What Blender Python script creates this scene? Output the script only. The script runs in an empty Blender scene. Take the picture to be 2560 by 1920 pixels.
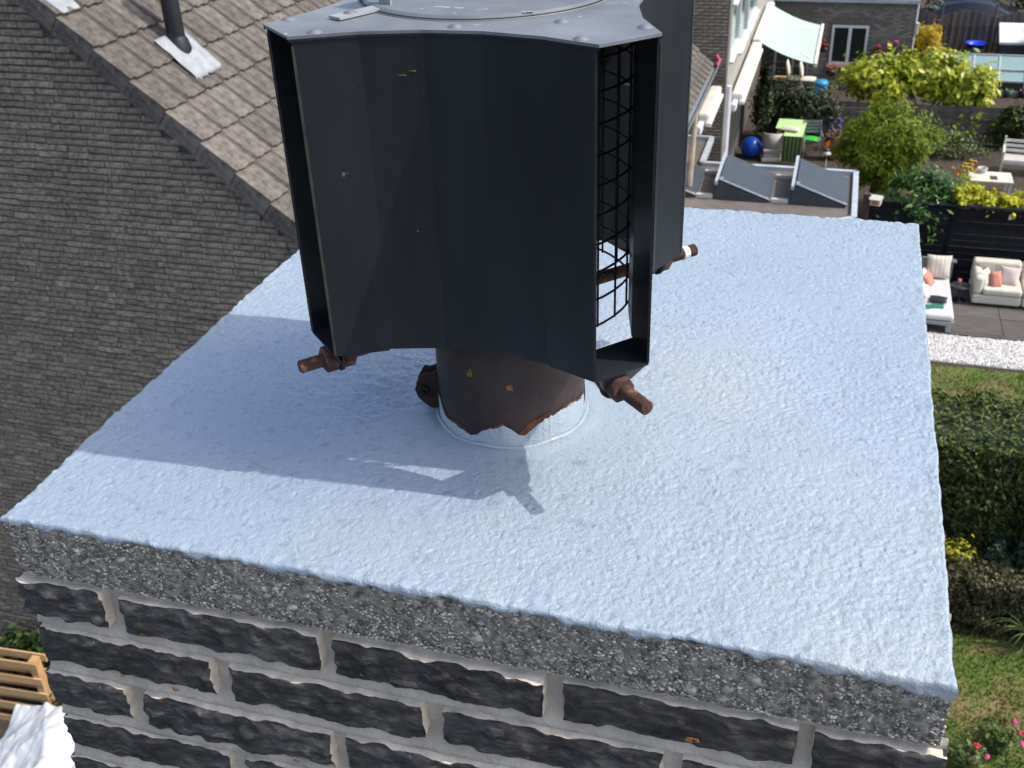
import bpy, bmesh, math, random
import numpy as np
from mathutils import Vector, Matrix, noise as mnoise

random.seed(7)
R = math.radians
scene = bpy.context.scene
col = scene.collection
T = 9.0                      # height of the chimney slab above the gardens

# ------------------------------------------------------------------ camera, sky, sun, exposure
CAM = Vector((0.7716, -0.6793, T + 0.663))
PITCH, YAW, ROLL, FPX = 0.5409, -0.3064, -0.0421, 2660.7
def cam_axes():
    cy, sy, cp, sp, cr, sr = math.cos(YAW), math.sin(YAW), math.cos(PITCH), math.sin(PITCH), math.cos(ROLL), math.sin(ROLL)
    f = Vector((sy*cp, cy*cp, -sp)); r = Vector((cy, -sy, 0)); u = r.cross(f)
    return cr*r + sr*u, -sr*r + cr*u, f
cR, cU, cF = cam_axes()
cd = bpy.data.cameras.new('camera')
cam = bpy.data.objects.new('camera', cd); col.objects.link(cam)
m = Matrix((cR, cU, -cF)).transposed().to_4x4(); m.translation = CAM
cam.matrix_world = m
cd.sensor_width = 36; cd.lens = FPX/2560*36
cd.clip_start = 0.05; cd.clip_end = 2000
cd.dof.use_dof = True; cd.dof.focus_distance = 1.08; cd.dof.aperture_fstop = 20
scene.camera = cam

SUN_AZ, SUN_EL = 1.8, 52.0      # azimuth from +X towards +Y
w = bpy.data.worlds.new('World'); scene.world = w; w.use_nodes = True
nt = w.node_tree; nt.nodes.clear()
sky = nt.nodes.new('ShaderNodeTexSky'); sky.sky_type = 'NISHITA'; sky.sun_disc = False
sky.sun_elevation = R(SUN_EL); sky.sun_rotation = R(90 - SUN_AZ); sky.dust_density = 3.0; sky.ozone_density = 0.6; sky.altitude = 0
bg = nt.nodes.new('ShaderNodeBackground'); bg.inputs['Strength'].default_value = 0.15
ow = nt.nodes.new('ShaderNodeOutputWorld')
nt.links.new(sky.outputs[0], bg.inputs[0]); nt.links.new(bg.outputs[0], ow.inputs[0])
sd = bpy.data.lights.new('sun', 'SUN'); sd.energy = 2.0; sd.angle = R(0.55); sd.color = (1.0, 0.95, 0.87)
so = bpy.data.objects.new('sun', sd); col.objects.link(so)
sdir = Vector((math.cos(R(SUN_EL))*math.cos(R(SUN_AZ)), math.cos(R(SUN_EL))*math.sin(R(SUN_AZ)), math.sin(R(SUN_EL))))
so.rotation_euler = sdir.to_track_quat('Z', 'Y').to_euler(); so.location = (20, 0, 30)
vs = scene.view_settings
vs.view_transform = 'Standard'; vs.look = 'None'; vs.exposure = 0.65; vs.gamma = 1; vs.use_curve_mapping = False

# ------------------------------------------------------------------ helpers
def tag(o, label=None, cat=None, group=None, kind=None):
    if label: o['label'] = label
    if cat: o['category'] = cat
    if group: o['group'] = group
    if kind: o['kind'] = kind
    return o
def empty(name, loc=(0, 0, 0), rz=0, label=None, cat=None, group=None):
    o = bpy.data.objects.new(name, None); o.empty_display_size = .1
    o.location = loc; o.rotation_euler = (0, 0, rz); col.objects.link(o)
    return tag(o, label, cat, group)
def put(name, mesh, parent=None, loc=None, rz=None):
    o = bpy.data.objects.new(name, mesh); col.objects.link(o)
    if parent: o.parent = parent
    if loc is not None: o.location = loc
    if rz is not None: o.rotation_euler = (0, 0, rz)
    return o
def copy_tree(o, parent=None):
    c = o.copy(); col.objects.link(c); c.parent = parent
    for ch in list(o.children): copy_tree(ch, c)
    return c
class MB:
    """collects simple shapes and links them as ONE mesh"""
    def __init__(s): s.v = []; s.f = []; s.m = []; s.sm = []
    def add(s, vs, fs, mi=0, smooth=False, M=None):
        b = len(s.v)
        s.v += [tuple(M @ Vector(p)) if M else tuple(p) for p in vs]
        s.f += [tuple(i + b for i in f) for f in fs]
        s.m += [mi]*len(fs); s.sm += [smooth]*len(fs); return s
    def box(s, lo, hi, mi=0, M=None):
        x0, y0, z0 = lo; x1, y1, z1 = hi
        return s.add([(x0,y0,z0),(x1,y0,z0),(x1,y1,z0),(x0,y1,z0),(x0,y0,z1),(x1,y0,z1),(x1,y1,z1),(x0,y1,z1)],
                     [(3,2,1,0),(4,5,6,7),(0,1,5,4),(1,2,6,5),(2,3,7,6),(3,0,4,7)], mi, False, M)
    def bar(s, a, b, w, h=None, mi=0):
        a, b = Vector(a), Vector(b); d = b - a; L = d.length; h = h or w
        q = d.to_track_quat('X', 'Z').to_matrix().to_4x4(); q.translation = a
        return s.box((0, -w/2, -h/2), (L, w/2, h/2), mi, q)
    def tube(s, pts, rad, n=10, mi=0, caps=True):
        pts = [Vector(p) for p in pts]; rad = rad if isinstance(rad, (list, tuple)) else [rad]*len(pts)
        vs, fs = [], []; up = None
        for i, p in enumerate(pts):
            d = (pts[min(i+1, len(pts)-1)] - pts[max(i-1, 0)]).normalized()
            if up is None: up = Vector((0, 0, 1)) if abs(d.z) < .9 else Vector((1, 0, 0))
            a = d.cross(up).normalized(); b = a.cross(d).normalized(); up = b
            for k in range(n):
                t = 2*math.pi*k/n; vs.append(p + rad[i]*(math.cos(t)*a + math.sin(t)*b))
        for i in range(len(pts)-1):
            for k in range(n):
                fs.append((i*n+k, i*n+(k+1) % n, (i+1)*n+(k+1) % n, (i+1)*n+k))
        s.add(vs, fs, mi, True)
        if caps:
            s.add(vs[:n], [tuple(range(n))[::-1]] if False else [tuple(range(n))], mi); s.add(vs[-n:], [tuple(range(n))[::-1]], mi)
        return s
    def lathe(s, prof, n=24, mi=0, c=(0, 0, 0), smooth=True):
        vs = [(c[0]+r*math.cos(2*math.pi*k/n), c[1]+r*math.sin(2*math.pi*k/n), c[2]+z) for r, z in prof for k in range(n)]
        fs = [(i*n+k, i*n+(k+1) % n, (i+1)*n+(k+1) % n, (i+1)*n+k) for i in range(len(prof)-1) for k in range(n)]
        return s.add(vs, fs, mi, smooth)
    def prism(s, poly, z0, z1, mi=0):
        n = len(poly); vs = [(x, y, z0) for x, y in poly] + [(x, y, z1) for x, y in poly]
        return s.add(vs, [tuple(range(n))[::-1], tuple(range(n, 2*n))] + [(i, (i+1) % n, n+(i+1) % n, n+i) for i in range(n)], mi)
    def pillow(s, c, size, M=None, mi=0, n=10, e=2.6):
        vs, fs = [], []
        sx, sy, sz = [q/2 for q in size]
        for top in (1, -1):
            for i in range(n+1):
                for j in range(n+1):
                    u, v = -1+2*i/n, -1+2*j/n
                    h = max(0, (1-abs(u)**e))**.45*max(0, (1-abs(v)**e))**.45
                    pin = 1-.10*(1-max(abs(u), abs(v))**4) if False else 1-.07*(1-u*u if abs(v) > abs(u) else 1-v*v)*max(abs(u), abs(v))**3
                    vs.append((c[0]+sx*u*pin, c[1]+sy*v*pin, c[2]+top*sz*(h*(1+.06*math.sin(5*u+3*v)))))
        k = (n+1)**2
        for t in range(2):
            for i in range(n):
                for j in range(n):
                    q = (t*k+i*(n+1)+j, t*k+(i+1)*(n+1)+j, t*k+(i+1)*(n+1)+j+1, t*k+i*(n+1)+j+1)
                    fs.append(q if t == 0 else q[::-1])
        if M is not None:
            cv = Vector(c); vs = [tuple(M @ (Vector(p)-cv) + cv) for p in vs]
        return s.add(vs, fs, mi, True)
    def ball(s, c, r, seg=20, rings=12, mi=0, sq=(1, 1, 1)):
        vs = [(c[0]+r*sq[0]*math.sin(math.pi*i/rings)*math.cos(2*math.pi*k/seg), c[1]+r*sq[1]*math.sin(math.pi*i/rings)*math.sin(2*math.pi*k/seg), c[2]+r*sq[2]*math.cos(math.pi*i/rings)) for i in range(rings+1) for k in range(seg)]
        fs = [(i*seg+k, (i+1)*seg+k, (i+1)*seg+(k+1) % seg, i*seg+(k+1) % seg) for i in range(rings) for k in range(seg)]
        return s.add(vs, fs, mi, True)
    def mesh(s, name, mats):
        me = bpy.data.meshes.new(name); me.from_pydata(s.v, [], s.f)
        for m_ in (mats if isinstance(mats, (list, tuple)) else [mats]): me.materials.append(m_)
        me.polygons.foreach_set('material_index', s.m); me.polygons.foreach_set('use_smooth', s.sm); me.update()
        return me
    def build(s, name, mats, parent=None, bevel=0, seg=2):
        o = put(name, s.mesh(name, mats), parent)
        if bevel:
            b = o.modifiers.new('bevel', 'BEVEL'); b.width = bevel; b.segments = seg; b.limit_method = 'ANGLE'
        return o
def np_mesh(name, V, F, mat, rnd=None, smooth=False):
    """fast mesh from numpy vertices and an (n,k) face array"""
    me = bpy.data.meshes.new(name); V = np.asarray(V, np.float32); F = np.asarray(F, np.int32)
    k = F.shape[1]
    me.vertices.add(len(V)); me.vertices.foreach_set('co', V.ravel())
    me.loops.add(F.size); me.loops.foreach_set('vertex_index', F.ravel())
    me.polygons.add(len(F)); me.polygons.foreach_set('loop_start', np.arange(0, F.size, k, dtype=np.int32))
    me.polygons.foreach_set('loop_total', np.full(len(F), k, np.int32))
    me.polygons.foreach_set('use_smooth', np.full(len(F), smooth))
    me.materials.append(mat); me.update(calc_edges=True); me.validate()
    if rnd is not None:
        a = me.attributes.new('rnd', 'FLOAT', 'FACE'); a.data.foreach_set('value', np.asarray(rnd, np.float32))
    return me
_rg = np.random.default_rng(11)
_lat = _rg.random((8, 257, 257)).astype(np.float32)
def vnoise(x, y, seed=0):
    xi = np.floor(x); yi = np.floor(y); fx = x-xi; fy = y-yi
    fx = fx*fx*(3-2*fx); fy = fy*fy*(3-2*fy); L = _lat[seed % 8]
    a = xi.astype(int) % 256; b = yi.astype(int) % 256
    return (L[a, b]*(1-fx)+L[a+1, b]*fx)*(1-fy)+(L[a, b+1]*(1-fx)+L[a+1, b+1]*fx)*fy
def fbm(x, y, seed=0, o=3):
    s = 0; amp = .5
    for i in range(o): s = s+amp*vnoise(x*2**i+17*i, y*2**i+31*i, seed+i); amp *= .5
    return s

# ------------------------------------------------------------------ materials
def lin(c): return tuple(((q/255+.055)/1.055)**2.4 if q/255 > .04045 else q/255/12.92 for q in c)
def newmat(name):
    m_ = bpy.data.materials.new(name); m_.use_nodes = True
    n = m_.node_tree; return m_, n, n.nodes['Principled BSDF']
def N(n, t, **kw):
    q = n.nodes.new(t)
    for k, v_ in kw.items(): setattr(q, k, v_)
    return q
def noise_node(n, scale, detail=4, rough=.55, coord='Object', mapping=None):
    tc = N(n, 'ShaderNodeTexCoord'); t = N(n, 'ShaderNodeTexNoise')
    t.inputs['Scale'].default_value = scale; t.inputs['Detail'].default_value = detail; t.inputs['Roughness'].default_value = rough
    if mapping:
        mp = N(n, 'ShaderNodeMapping'); mp.inputs['Scale'].default_value = mapping
        n.links.new(tc.outputs[coord], mp.inputs[0]); n.links.new(mp.outputs[0], t.inputs['Vector'])
    else: n.links.new(tc.outputs[coord], t.inputs['Vector'])
    return t
def ramp(n, src, stops):
    r_ = N(n, 'ShaderNodeValToRGB'); e = r_.color_ramp.elements
    e[0].position, e[0].color = stops[0][0], (*stops[0][1], 1); e[1].position, e[1].color = stops[-1][0], (*stops[-1][1], 1)
    for p, c in stops[1:-1]:
        q = e.new(p); q.color = (*c, 1)
    n.links.new(src, r_.inputs[0]); return r_
def mixc(n, fac, a, b, mode='MIX'):
    mx = N(n, 'ShaderNodeMix', data_type='RGBA', blend_type=mode)
    for sock, val in ((0, fac), (6, a), (7, b)):
        if hasattr(val, 'links'): n.links.new(val, mx.inputs[sock])
        elif isinstance(val, (int, float)): mx.inputs[sock].default_value = val
        else: mx.inputs[sock].default_value = (*val, 1)
    return mx.outputs[2]
def pm(name, c1, c2=None, scale=6, rough=.7, bump=0, bscale=None, metal=0, detail=4, rand=0, attr=0, spots=None, spec=.5, mapping=None, bmap=None, lo=.35, hi=.65, bdist=.01):
    """two tones mixed by noise, optional per-object / per-face variation, spots and fine relief"""
    m_, n, b = newmat(name)
    c2 = c2 or tuple(q*.75 for q in c1)
    t = noise_node(n, scale, detail, mapping=mapping)
    out = ramp(n, t.outputs['Fac'], [(lo, c2), (hi, c1)]).outputs[0]
    if rand or attr:
        if rand:
            src = N(n, 'ShaderNodeObjectInfo').outputs['Random']; k = rand
        else:
            src = N(n, 'ShaderNodeAttribute', attribute_name='rnd').outputs['Fac']; k = attr
        mr = N(n, 'ShaderNodeMapRange'); mr.inputs[3].default_value = 1-k; mr.inputs[4].default_value = 1+k
        n.links.new(src, mr.inputs[0])
        vm = N(n, 'ShaderNodeVectorMath', operation='SCALE'); n.links.new(out, vm.inputs[0]); n.links.new(mr.outputs[0], vm.inputs['Scale'])
        out = vm.outputs[0]
    for sp in (spots or []):
        sc_, thr, c = sp[:3]
        t2 = noise_node(n, sc_, 2, .5)
        rr = ramp(n, t2.outputs['Fac'], [(thr, (0, 0, 0)), (thr+.02, (1, 1, 1))])
        out = mixc(n, rr.outputs[0], out, c)
    n.links.new(out, b.inputs['Base Color'])
    b.inputs['Roughness'].default_value = rough; b.inputs['Metallic'].default_value = metal
    b.inputs['Specular IOR Level'].default_value = spec
    if bump:
        t3 = noise_node(n, bscale or scale*4, 5, .6, mapping=bmap)
        bp = N(n, 'ShaderNodeBump'); bp.inputs['Strength'].default_value = bump; bp.inputs['Distance'].default_value = bdist
        n.links.new(t3.outputs['Fac'], bp.inputs['Height']); n.links.new(bp.outputs[0], b.inputs['Normal'])
    return m_
def leafmat(name, stops, rough=.45, trans=.3, spec=.4):
    m_, n, b = newmat(name)
    a = N(n, 'ShaderNodeAttribute', attribute_name='rnd')
    r_ = ramp(n, a.outputs['Fac'], stops)
    n.links.new(r_.outputs[0], b.inputs['Base Color']); b.inputs['Roughness'].default_value = rough; b.inputs['Specular IOR Level'].default_value = spec
    tr = N(n, 'ShaderNodeBsdfTranslucent'); mx = N(n, 'ShaderNodeMixShader'); mx.inputs[0].default_value = trans
    n.links.new(r_.outputs[0], tr.inputs[0]); n.links.new(b.outputs[0], mx.inputs[1]); n.links.new(tr.outputs[0], mx.inputs[2])
    n.links.new(mx.outputs[0], n.nodes['Material Output'].inputs[0]); return m_
def glassmat(name, c, rough=.05):
    m_, n, b = newmat(name); b.inputs['Base Color'].default_value = (*c, 1); b.inputs['Roughness'].default_value = rough
    b.inputs['Specular IOR Level'].default_value = .8; return m_

M = {}
M['white'] = pm('white_paint', (.70, .68, .62), (.60, .58, .53), 3, .45)
M['facade'] = pm('beige_facade_panel', (.40, .385, .34), (.33, .315, .28), 3, .6)
M['white_cool'] = pm('white_pvc', (.72, .75, .78), (.62, .65, .68), 3, .4)
M['cream'] = pm('cream_cloth', (.70, .66, .56), (.62, .58, .48), 6, .9, .3, 120)
M['greycloth'] = pm('pale_grey_cloth', (.62, .62, .62), (.54, .54, .55), 6, .9, .3, 120)
M['rosecloth'] = pm('dusty_pink_cloth', (.62, .26, .19), (.55, .22, .16), 8, .9, .3, 120)
M['palepink'] = pm('pale_pink_cloth', (.68, .56, .53), (.6, .5, .47), 8, .9, .3, 120)
M['sage'] = pm('sage_cloth', (.30, .30, .24), (.24, .24, .2), 8, .9)
M['blackcloth'] = pm('black_cloth', (.02, .02, .024), (.014, .014, .018), 8, .85)
M['tealcloth'] = pm('teal_cloth', (.02, .20, .13), (.015, .14, .09), 8, .85)
M['greymetal'] = pm('grey_metal', (.30, .32, .34), (.24, .26, .28), 8, .4, metal=.3)
M['alu'] = pm('aluminium', (.62, .66, .70), (.5, .54, .58), 8, .35, metal=.4)
M['zinc'] = pm('zinc_flashing', (.37, .39, .41), (.28, .30, .32), 14, .5, .25, 40)
M['trim'] = pm('roof_trim', (.48, .54, .60), (.38, .43, .48), 6, .45)
M['beige'] = pm('beige_pipe', (.50, .43, .34), (.40, .34, .26), 5, .6)
M['dark'] = pm('dark_gap', (.012, .012, .012), (.008, .008, .009), 5, .9)
M['darkglass'] = glassmat('window_glass', (.02, .028, .028))
M['greenglass'] = glassmat('greenhouse_glass', (.28, .44, .43), .15)
M['tintglass'] = glassmat('tinted_glass', (.12, .19, .17), .1)
M['wood_fence'] = pm('weathered_fence_wood', (.17, .14, .12), (.10, .085, .075), 14, .85, .3, 60, rand=.3, mapping=(1, 1, .2))
M['black_wood'] = pm('black_stained_board', (.010, .013, .018), (.006, .008, .012), 10, .8, .35, 50, rand=.35, bmap=(.15, 1, 1), spec=.2)
M['pallet'] = pm('raw_pallet_wood', (.80, .52, .25), (.60, .37, .16), 9, .8, .3, 40, rand=.18, mapping=(.25, 1, 1))
M['tarp'] = pm('white_tarpaulin', (.66, .68, .71), (.60, .62, .66), 4, .35, .2, 8)
M['soil'] = pm('soil', (.075, .055, .04), (.04, .03, .022), 6, .95, .6, 30)
M['deck'] = pm('deck_tile', (.125, .112, .105), (.085, .075, .07), 3, .8, .2, 50, rand=.12, mapping=(1, 6, 1))
M['gravel'] = pm('white_gravel', (.75, .74, .72), (.55, .54, .53), 40, .8, attr=.25)
M['lawn'] = pm('lawn_ground', (.10, .145, .026), (.21, .165, .07), 1.3, .95, .5, 60, lo=.36, hi=.52)
M['grass'] = pm('grass_blades', (.085, .15, .014), (.21, .18, .06), 1.3, .7, attr=.35, lo=.36, hi=.50)
M['terracotta'] = pm('brown_pot', (.17, .075, .045), (.11, .05, .03), 9, .8)
M['blueball'] = pm('blue_vinyl', (.006, .075, .47), (.005, .06, .4), 3, .3)
M['wicker'] = pm('white_wicker', (.62, .60, .56), (.46, .44, .41), 40, .8, .5, 160)
M['limecloth'] = pm('lime_cloth', (.50, .72, .33), (.44, .66, .28), 5, .8)
M['limecloth_shade'] = pm('shaded_lime_cloth', (.10, .17, .055), (.08, .14, .045), 5, .8)  # darker copy of the lime cloth: shade painted into the front drape
M['limeplastic'] = pm('bright_green_plastic', (.05, .50, .06), (.04, .42, .05), 5, .5)
M['blueplastic'] = pm('blue_plastic', (.03, .33, .68), (.02, .28, .6), 5, .4)
M['royalplastic'] = pm('royal_blue_plastic', (.02, .06, .75), (.02, .05, .65), 5, .35)
M['greenplastic'] = pm('dull_green_plastic', (.09, .17, .09), (.05, .10, .05), 8, .5)
M['orangeplastic'] = pm('orange_plastic', (.75, .20, .03), (.65, .16, .02), 5, .45)
M['hedgecore'] = pm('hedge_twigs', (.03, .04, .014), (.016, .022, .008), 20, .95, .6, 60)
M['bark'] = pm('bark', (.10, .065, .045), (.06, .04, .028), 12, .9, .5, 50, mapping=(1, 1, .3))
M['petal_red'] = pm('red_petals', (.62, .05, .05), (.5, .03, .05), 20, .6, attr=.3)
M['petal_pink'] = pm('pink_petals', (.68, .13, .25), (.55, .08, .2), 20, .6, attr=.3)
M['petal_violet'] = pm('violet_petals', (.25, .16, .6), (.2, .12, .5), 20, .6, attr=.3)
M['petal_orange'] = pm('orange_petals', (.80, .30, .02), (.7, .4, .03), 20, .6, attr=.3)
M['brick_far'] = pm('dark_grey_brick', (.26, .245, .22), (.17, .16, .145), 22, .92, .5, 60, attr=.35)
M['brick_gable'] = pm('weathered_gable_brick', (.40, .345, .265), (.165, .145, .115), 26, .93, .9, 80, rand=.2, detail=8, spots=[(5, .72, (.44, .40, .33))])
M['brick_gable_mass'] = pm('weathered_gable_brick_mass', (.40, .345, .265), (.165, .145, .115), 26, .93, .9, 80, attr=.2, detail=8, spots=[(5, .72, (.44, .40, .33))])
M['joint_gable'] = pm('dark_joint', (.13, .12, .105), (.085, .08, .07), 10, .95, .4, 60)
M['tile'] = pm('concrete_roof_tile', (.192, .170, .149), (.090, .080, .071), 16, .92, .8, 90, rand=.22, detail=6, spots=[(24, .74, (.40, .37, .33)), (7, .80, (.62, .30, .04))])
M['tile_mass'] = pm('concrete_roof_tile_mass', (.192, .170, .149), (.090, .080, .071), 16, .92, .8, 90, attr=.14, detail=6, spots=[(24, .74, (.40, .37, .33))])
M['bitumen'] = pm('roof_felt', (.17, .145, .135), (.12, .102, .095), 4, .9, .3, 60)
M['slate'] = pm('dark_grey_panel', (.045, .053, .063), (.034, .041, .05), 5, .34)
M['slateside'] = pm('dark_grey_plastic', (.052, .062, .073), (.04, .05, .06), 5, .5)
M['concrete'] = pm('rough_concrete', (.33, .32, .30), (.20, .195, .185), 30, .95, .5, 120)
M['carpaint'] = pm('dark_blue_car_paint', (.012, .02, .035), (.010, .016, .03), 2, .2)
M['blackpvc'] = pm('black_pvc', (.012, .016, .022), (.009, .012, .017), 6, .38)
# foreground
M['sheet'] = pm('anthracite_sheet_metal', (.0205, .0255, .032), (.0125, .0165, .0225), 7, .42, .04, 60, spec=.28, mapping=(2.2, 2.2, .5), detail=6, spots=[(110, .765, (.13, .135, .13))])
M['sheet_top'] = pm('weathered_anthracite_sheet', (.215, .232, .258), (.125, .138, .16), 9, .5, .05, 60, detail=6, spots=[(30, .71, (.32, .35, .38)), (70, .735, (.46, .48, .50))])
M['edge'] = pm('worn_sheet_edge', (.05, .05, .042), (.022, .022, .02), 40, .7)
M['cage'] = pm('black_wire', (.010, .008, .010), (.006, .005, .006), 30, .5)
M['rust'] = pm('rusty_steel', (.115, .052, .038), (.045, .024, .019), 60, .9, .7, 240, detail=6, spots=[(90, .64, (.20, .10, .065))], bdist=.003)
M['rustflake'] = pm('flaking_rust', (.19, .065, .032), (.055, .022, .015), 90, .92, .8, 300, detail=6, bdist=.003)
M['rustdark'] = pm('dark_rust', (.045, .022, .017), (.015, .009, .009), 40, .85, .5, 200, bdist=.002)
M['lichen_y'] = pm('yellow_lichen', (.30, .23, .03), (.2, .15, .02), 200, .9, .5, 400)
M['lichen_o'] = pm('orange_lichen', (.38, .15, .04), (.45, .24, .04), 200, .9, .5, 400)
M['brickside'] = pm('mortar_smeared_sunlit_brick_edge', (.80, .73, .62), (.55, .50, .43), 35, .92, .5, 160, spots=[(60, .70, (.09, .09, .09))], bdist=.003)  # mortar smear, brightened so that the ledges look sunlit
M['mortar'] = pm('pale_mortar', (.62, .565, .485), (.44, .40, .345), 22, .93, .8, 140, mapping=(1, 1, 1), bdist=.004)

def mat_pipe():
    m_, n, b = newmat('flue_pipe_steel')
    t = noise_node(n, 9, 6, .65); base = ramp(n, t.outputs['Fac'], [(.36, (.016, .010, .010)), (.52, (.036, .023, .022)), (.68, (.075, .040, .032))]).outputs[0]
    tc = N(n, 'ShaderNodeTexCoord'); sx = N(n, 'ShaderNodeSeparateXYZ'); n.links.new(tc.outputs['Object'], sx.inputs[0])
    # rust run-off under the pipe's upper rim
    mr = N(n, 'ShaderNodeMapRange'); mr.inputs[1].default_value = .118; mr.inputs[2].default_value = .155; n.links.new(sx.outputs[2], mr.inputs[0])
    t2 = noise_node(n, 22, 4, .6); mu = N(n, 'ShaderNodeMath', operation='MULTIPLY'); n.links.new(mr.outputs[0], mu.inputs[0]); n.links.new(t2.outputs['Fac'], mu.inputs[1])
    out = mixc(n, mu.outputs[0], base, (.22, .055, .02))
    n.links.new(out, b.inputs['Base Color']); b.inputs['Roughness'].default_value = .5; b.inputs['Metallic'].default_value = .15
    bp = N(n, 'ShaderNodeBump'); bp.inputs['Strength'].default_value = .25; bp.inputs['Distance'].default_value = .002
    t3 = noise_node(n, 150, 4, .6); n.links.new(t3.outputs['Fac'], bp.inputs['Height']); n.links.new(bp.outputs[0], b.inputs['Normal'])
    return m_
M['pipe'] = mat_pipe()
def mat_paint():
    m_, n, b = newmat('pale_blue_roof_paint')
    t = noise_node(n, 3.2, 3, .5); base = ramp(n, t.outputs['Fac'], [(.35, (.322, .40, .482)), (.65, (.357, .44, .525))]).outputs[0]
    tl = noise_node(n, 1.7, 5, .62); fl = ramp(n, tl.outputs['Fac'], [(.50, (0, 0, 0)), (.72, (.8, .8, .8))])
    base = mixc(n, fl.outputs[0], base, (.42, .455, .475))                       # thinner, greyer coat in places
    td = noise_node(n, 26, 4, .7, mapping=(1, .35, 1)); fd = ramp(n, td.outputs['Fac'], [(.66, (0, 0, 0)), (.80, (.35, .35, .35))])
    base = mixc(n, fd.outputs[0], base, (.24, .28, .31))
    t2 = noise_node(n, 60, 5, .65); g = ramp(n, t2.outputs['Fac'], [(.30, (.28, .33, .38)), (.44, (1, 1, 1))])
    out = mixc(n, .35, base, g.outputs[0], 'MULTIPLY')
    n.links.new(out, b.inputs['Base Color'])
    b.inputs['Roughness'].default_value = .26; b.inputs['Specular IOR Level'].default_value = .5; b.inputs['Coat Weight'].default_value = .45; b.inputs['Coat Roughness'].default_value = .09
    v_ = N(n, 'ShaderNodeTexVoronoi'); v_.inputs['Scale'].default_value = 330; tc = N(n, 'ShaderNodeTexCoord'); n.links.new(tc.outputs['Object'], v_.inputs['Vector'])
    vr = N(n, 'ShaderNodeMapRange'); vr.inputs[1].default_value = .0; vr.inputs[2].default_value = .28; n.links.new(v_.outputs['Distance'], vr.inputs[0])
    b1 = N(n, 'ShaderNodeBump'); b1.inputs['Strength'].default_value = .22; b1.inputs['Distance'].default_value = .0015; n.links.new(vr.outputs[0], b1.inputs['Height'])
    t3 = noise_node(n, 380, 4, .6); b2 = N(n, 'ShaderNodeBump'); b2.inputs['Strength'].default_value = .7; b2.inputs['Distance'].default_value = .0024
    n.links.new(t3.outputs['Fac'], b2.inputs['Height']); n.links.new(b1.outputs[0], b2.inputs['Normal']); n.links.new(b2.outputs[0], b.inputs['Normal'])
    return m_
M['paint'] = mat_paint()
def mat_brickface():
    m_, n, b = newmat('charcoal_brick_face')
    t = noise_node(n, 42, 8, .72, mapping=(.5, 1, 1.6)); base = ramp(n, t.outputs['Fac'], [(.36, (.020, .022, .025)), (.50, (.075, .075, .076)), (.64, (.21, .20, .19))]).outputs[0]
    oi = N(n, 'ShaderNodeObjectInfo'); mr = N(n, 'ShaderNodeMapRange'); mr.inputs[3].default_value = .8; mr.inputs[4].default_value = 1.25; n.links.new(oi.outputs['Random'], mr.inputs[0])
    vm = N(n, 'ShaderNodeVectorMath', operation='SCALE'); n.links.new(base, vm.inputs[0]); n.links.new(mr.outputs[0], vm.inputs['Scale'])
    t2 = noise_node(n, 75, 2, .5); r2 = ramp(n, t2.outputs['Fac'], [(.73, (0, 0, 0)), (.76, (1, 1, 1))])
    out = mixc(n, r2.outputs[0], vm.outputs[0], (.34, .33, .31))
    n.links.new(out, b.inputs['Base Color']); b.inputs['Roughness'].default_value = .5
    t3 = noise_node(n, 95, 8, .75, mapping=(.5, 1, 1.7)); bp = N(n, 'ShaderNodeBump'); bp.inputs['Strength'].default_value = 1.0; bp.inputs['Distance'].default_value = .008
    n.links.new(t3.outputs['Fac'], bp.inputs['Height']); n.links.new(bp.outputs[0], b.inputs['Normal']); return m_
M['brickface'] = mat_brickface()
M['aggregate'] = pm('aggregate_pebbles', (.46, .425, .36), (.22, .21, .195), 60, .4, attr=.75)
M['cement'] = pm('exposed_cement', (.46, .43, .38), (.115, .11, .10), 110, .9, 1.0, 320, detail=7, bdist=.005)
LEAF = dict(
    ivy=leafmat('ivy_leaf', [(0, (.02, .045, .012)), (.6, (.05, .10, .022)), (1, (.12, .20, .04))]),
    dark=leafmat('dark_shrub_leaf', [(0, (.016, .03, .012)), (.7, (.04, .065, .024)), (1, (.13, .16, .075))]),
    hedge=leafmat('clipped_hedge_leaf', [(0, (.018, .036, .007)), (.6, (.055, .09, .013)), (1, (.15, .175, .025))], trans=.2),
    brown=leafmat('brownish_hedge_leaf', [(0, (.03, .03, .014)), (.6, (.075, .07, .03)), (1, (.16, .14, .06))], trans=.15),
    lime=leafmat('big_lime_leaf', [(0, (.16, .24, .014)), (.45, (.38, .44, .03)), (1, (.66, .64, .08))], .3, .35),
    feather=leafmat('feathery_green_leaf', [(0, (.07, .13, .008)), (.5, (.18, .26, .012)), (1, (.32, .38, .022))], .5, .35),
    laurel=leafmat('glossy_laurel_leaf', [(0, (.025, .08, .012)), (.6, (.06, .16, .022)), (1, (.12, .24, .045))], .28, .2, .45),
    yellow=leafmat('golden_leaf', [(0, (.26, .28, .014)), (.5, (.55, .54, .025)), (1, (.78, .72, .06))], .45, .3),
    golden=leafmat('golden_conifer_leaf', [(0, (.28, .21, .015)), (.5, (.62, .44, .02)), (1, (.80, .62, .05))], .6, .25),
    bluegreen=leafmat('blue_green_leaf', [(0, (.03, .06, .035)), (.6, (.07, .12, .07)), (1, (.14, .2, .11))]),
    far=leafmat('far_tree_leaf', [(0, (.022, .04, .008)), (.6, (.07, .095, .018)), (1, (.15, .17, .035))]),
    weed=leafmat('garden_plant_leaf', [(0, (.05, .09, .02)), (.6, (.12, .18, .05)), (1, (.26, .30, .10))]),
)

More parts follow.
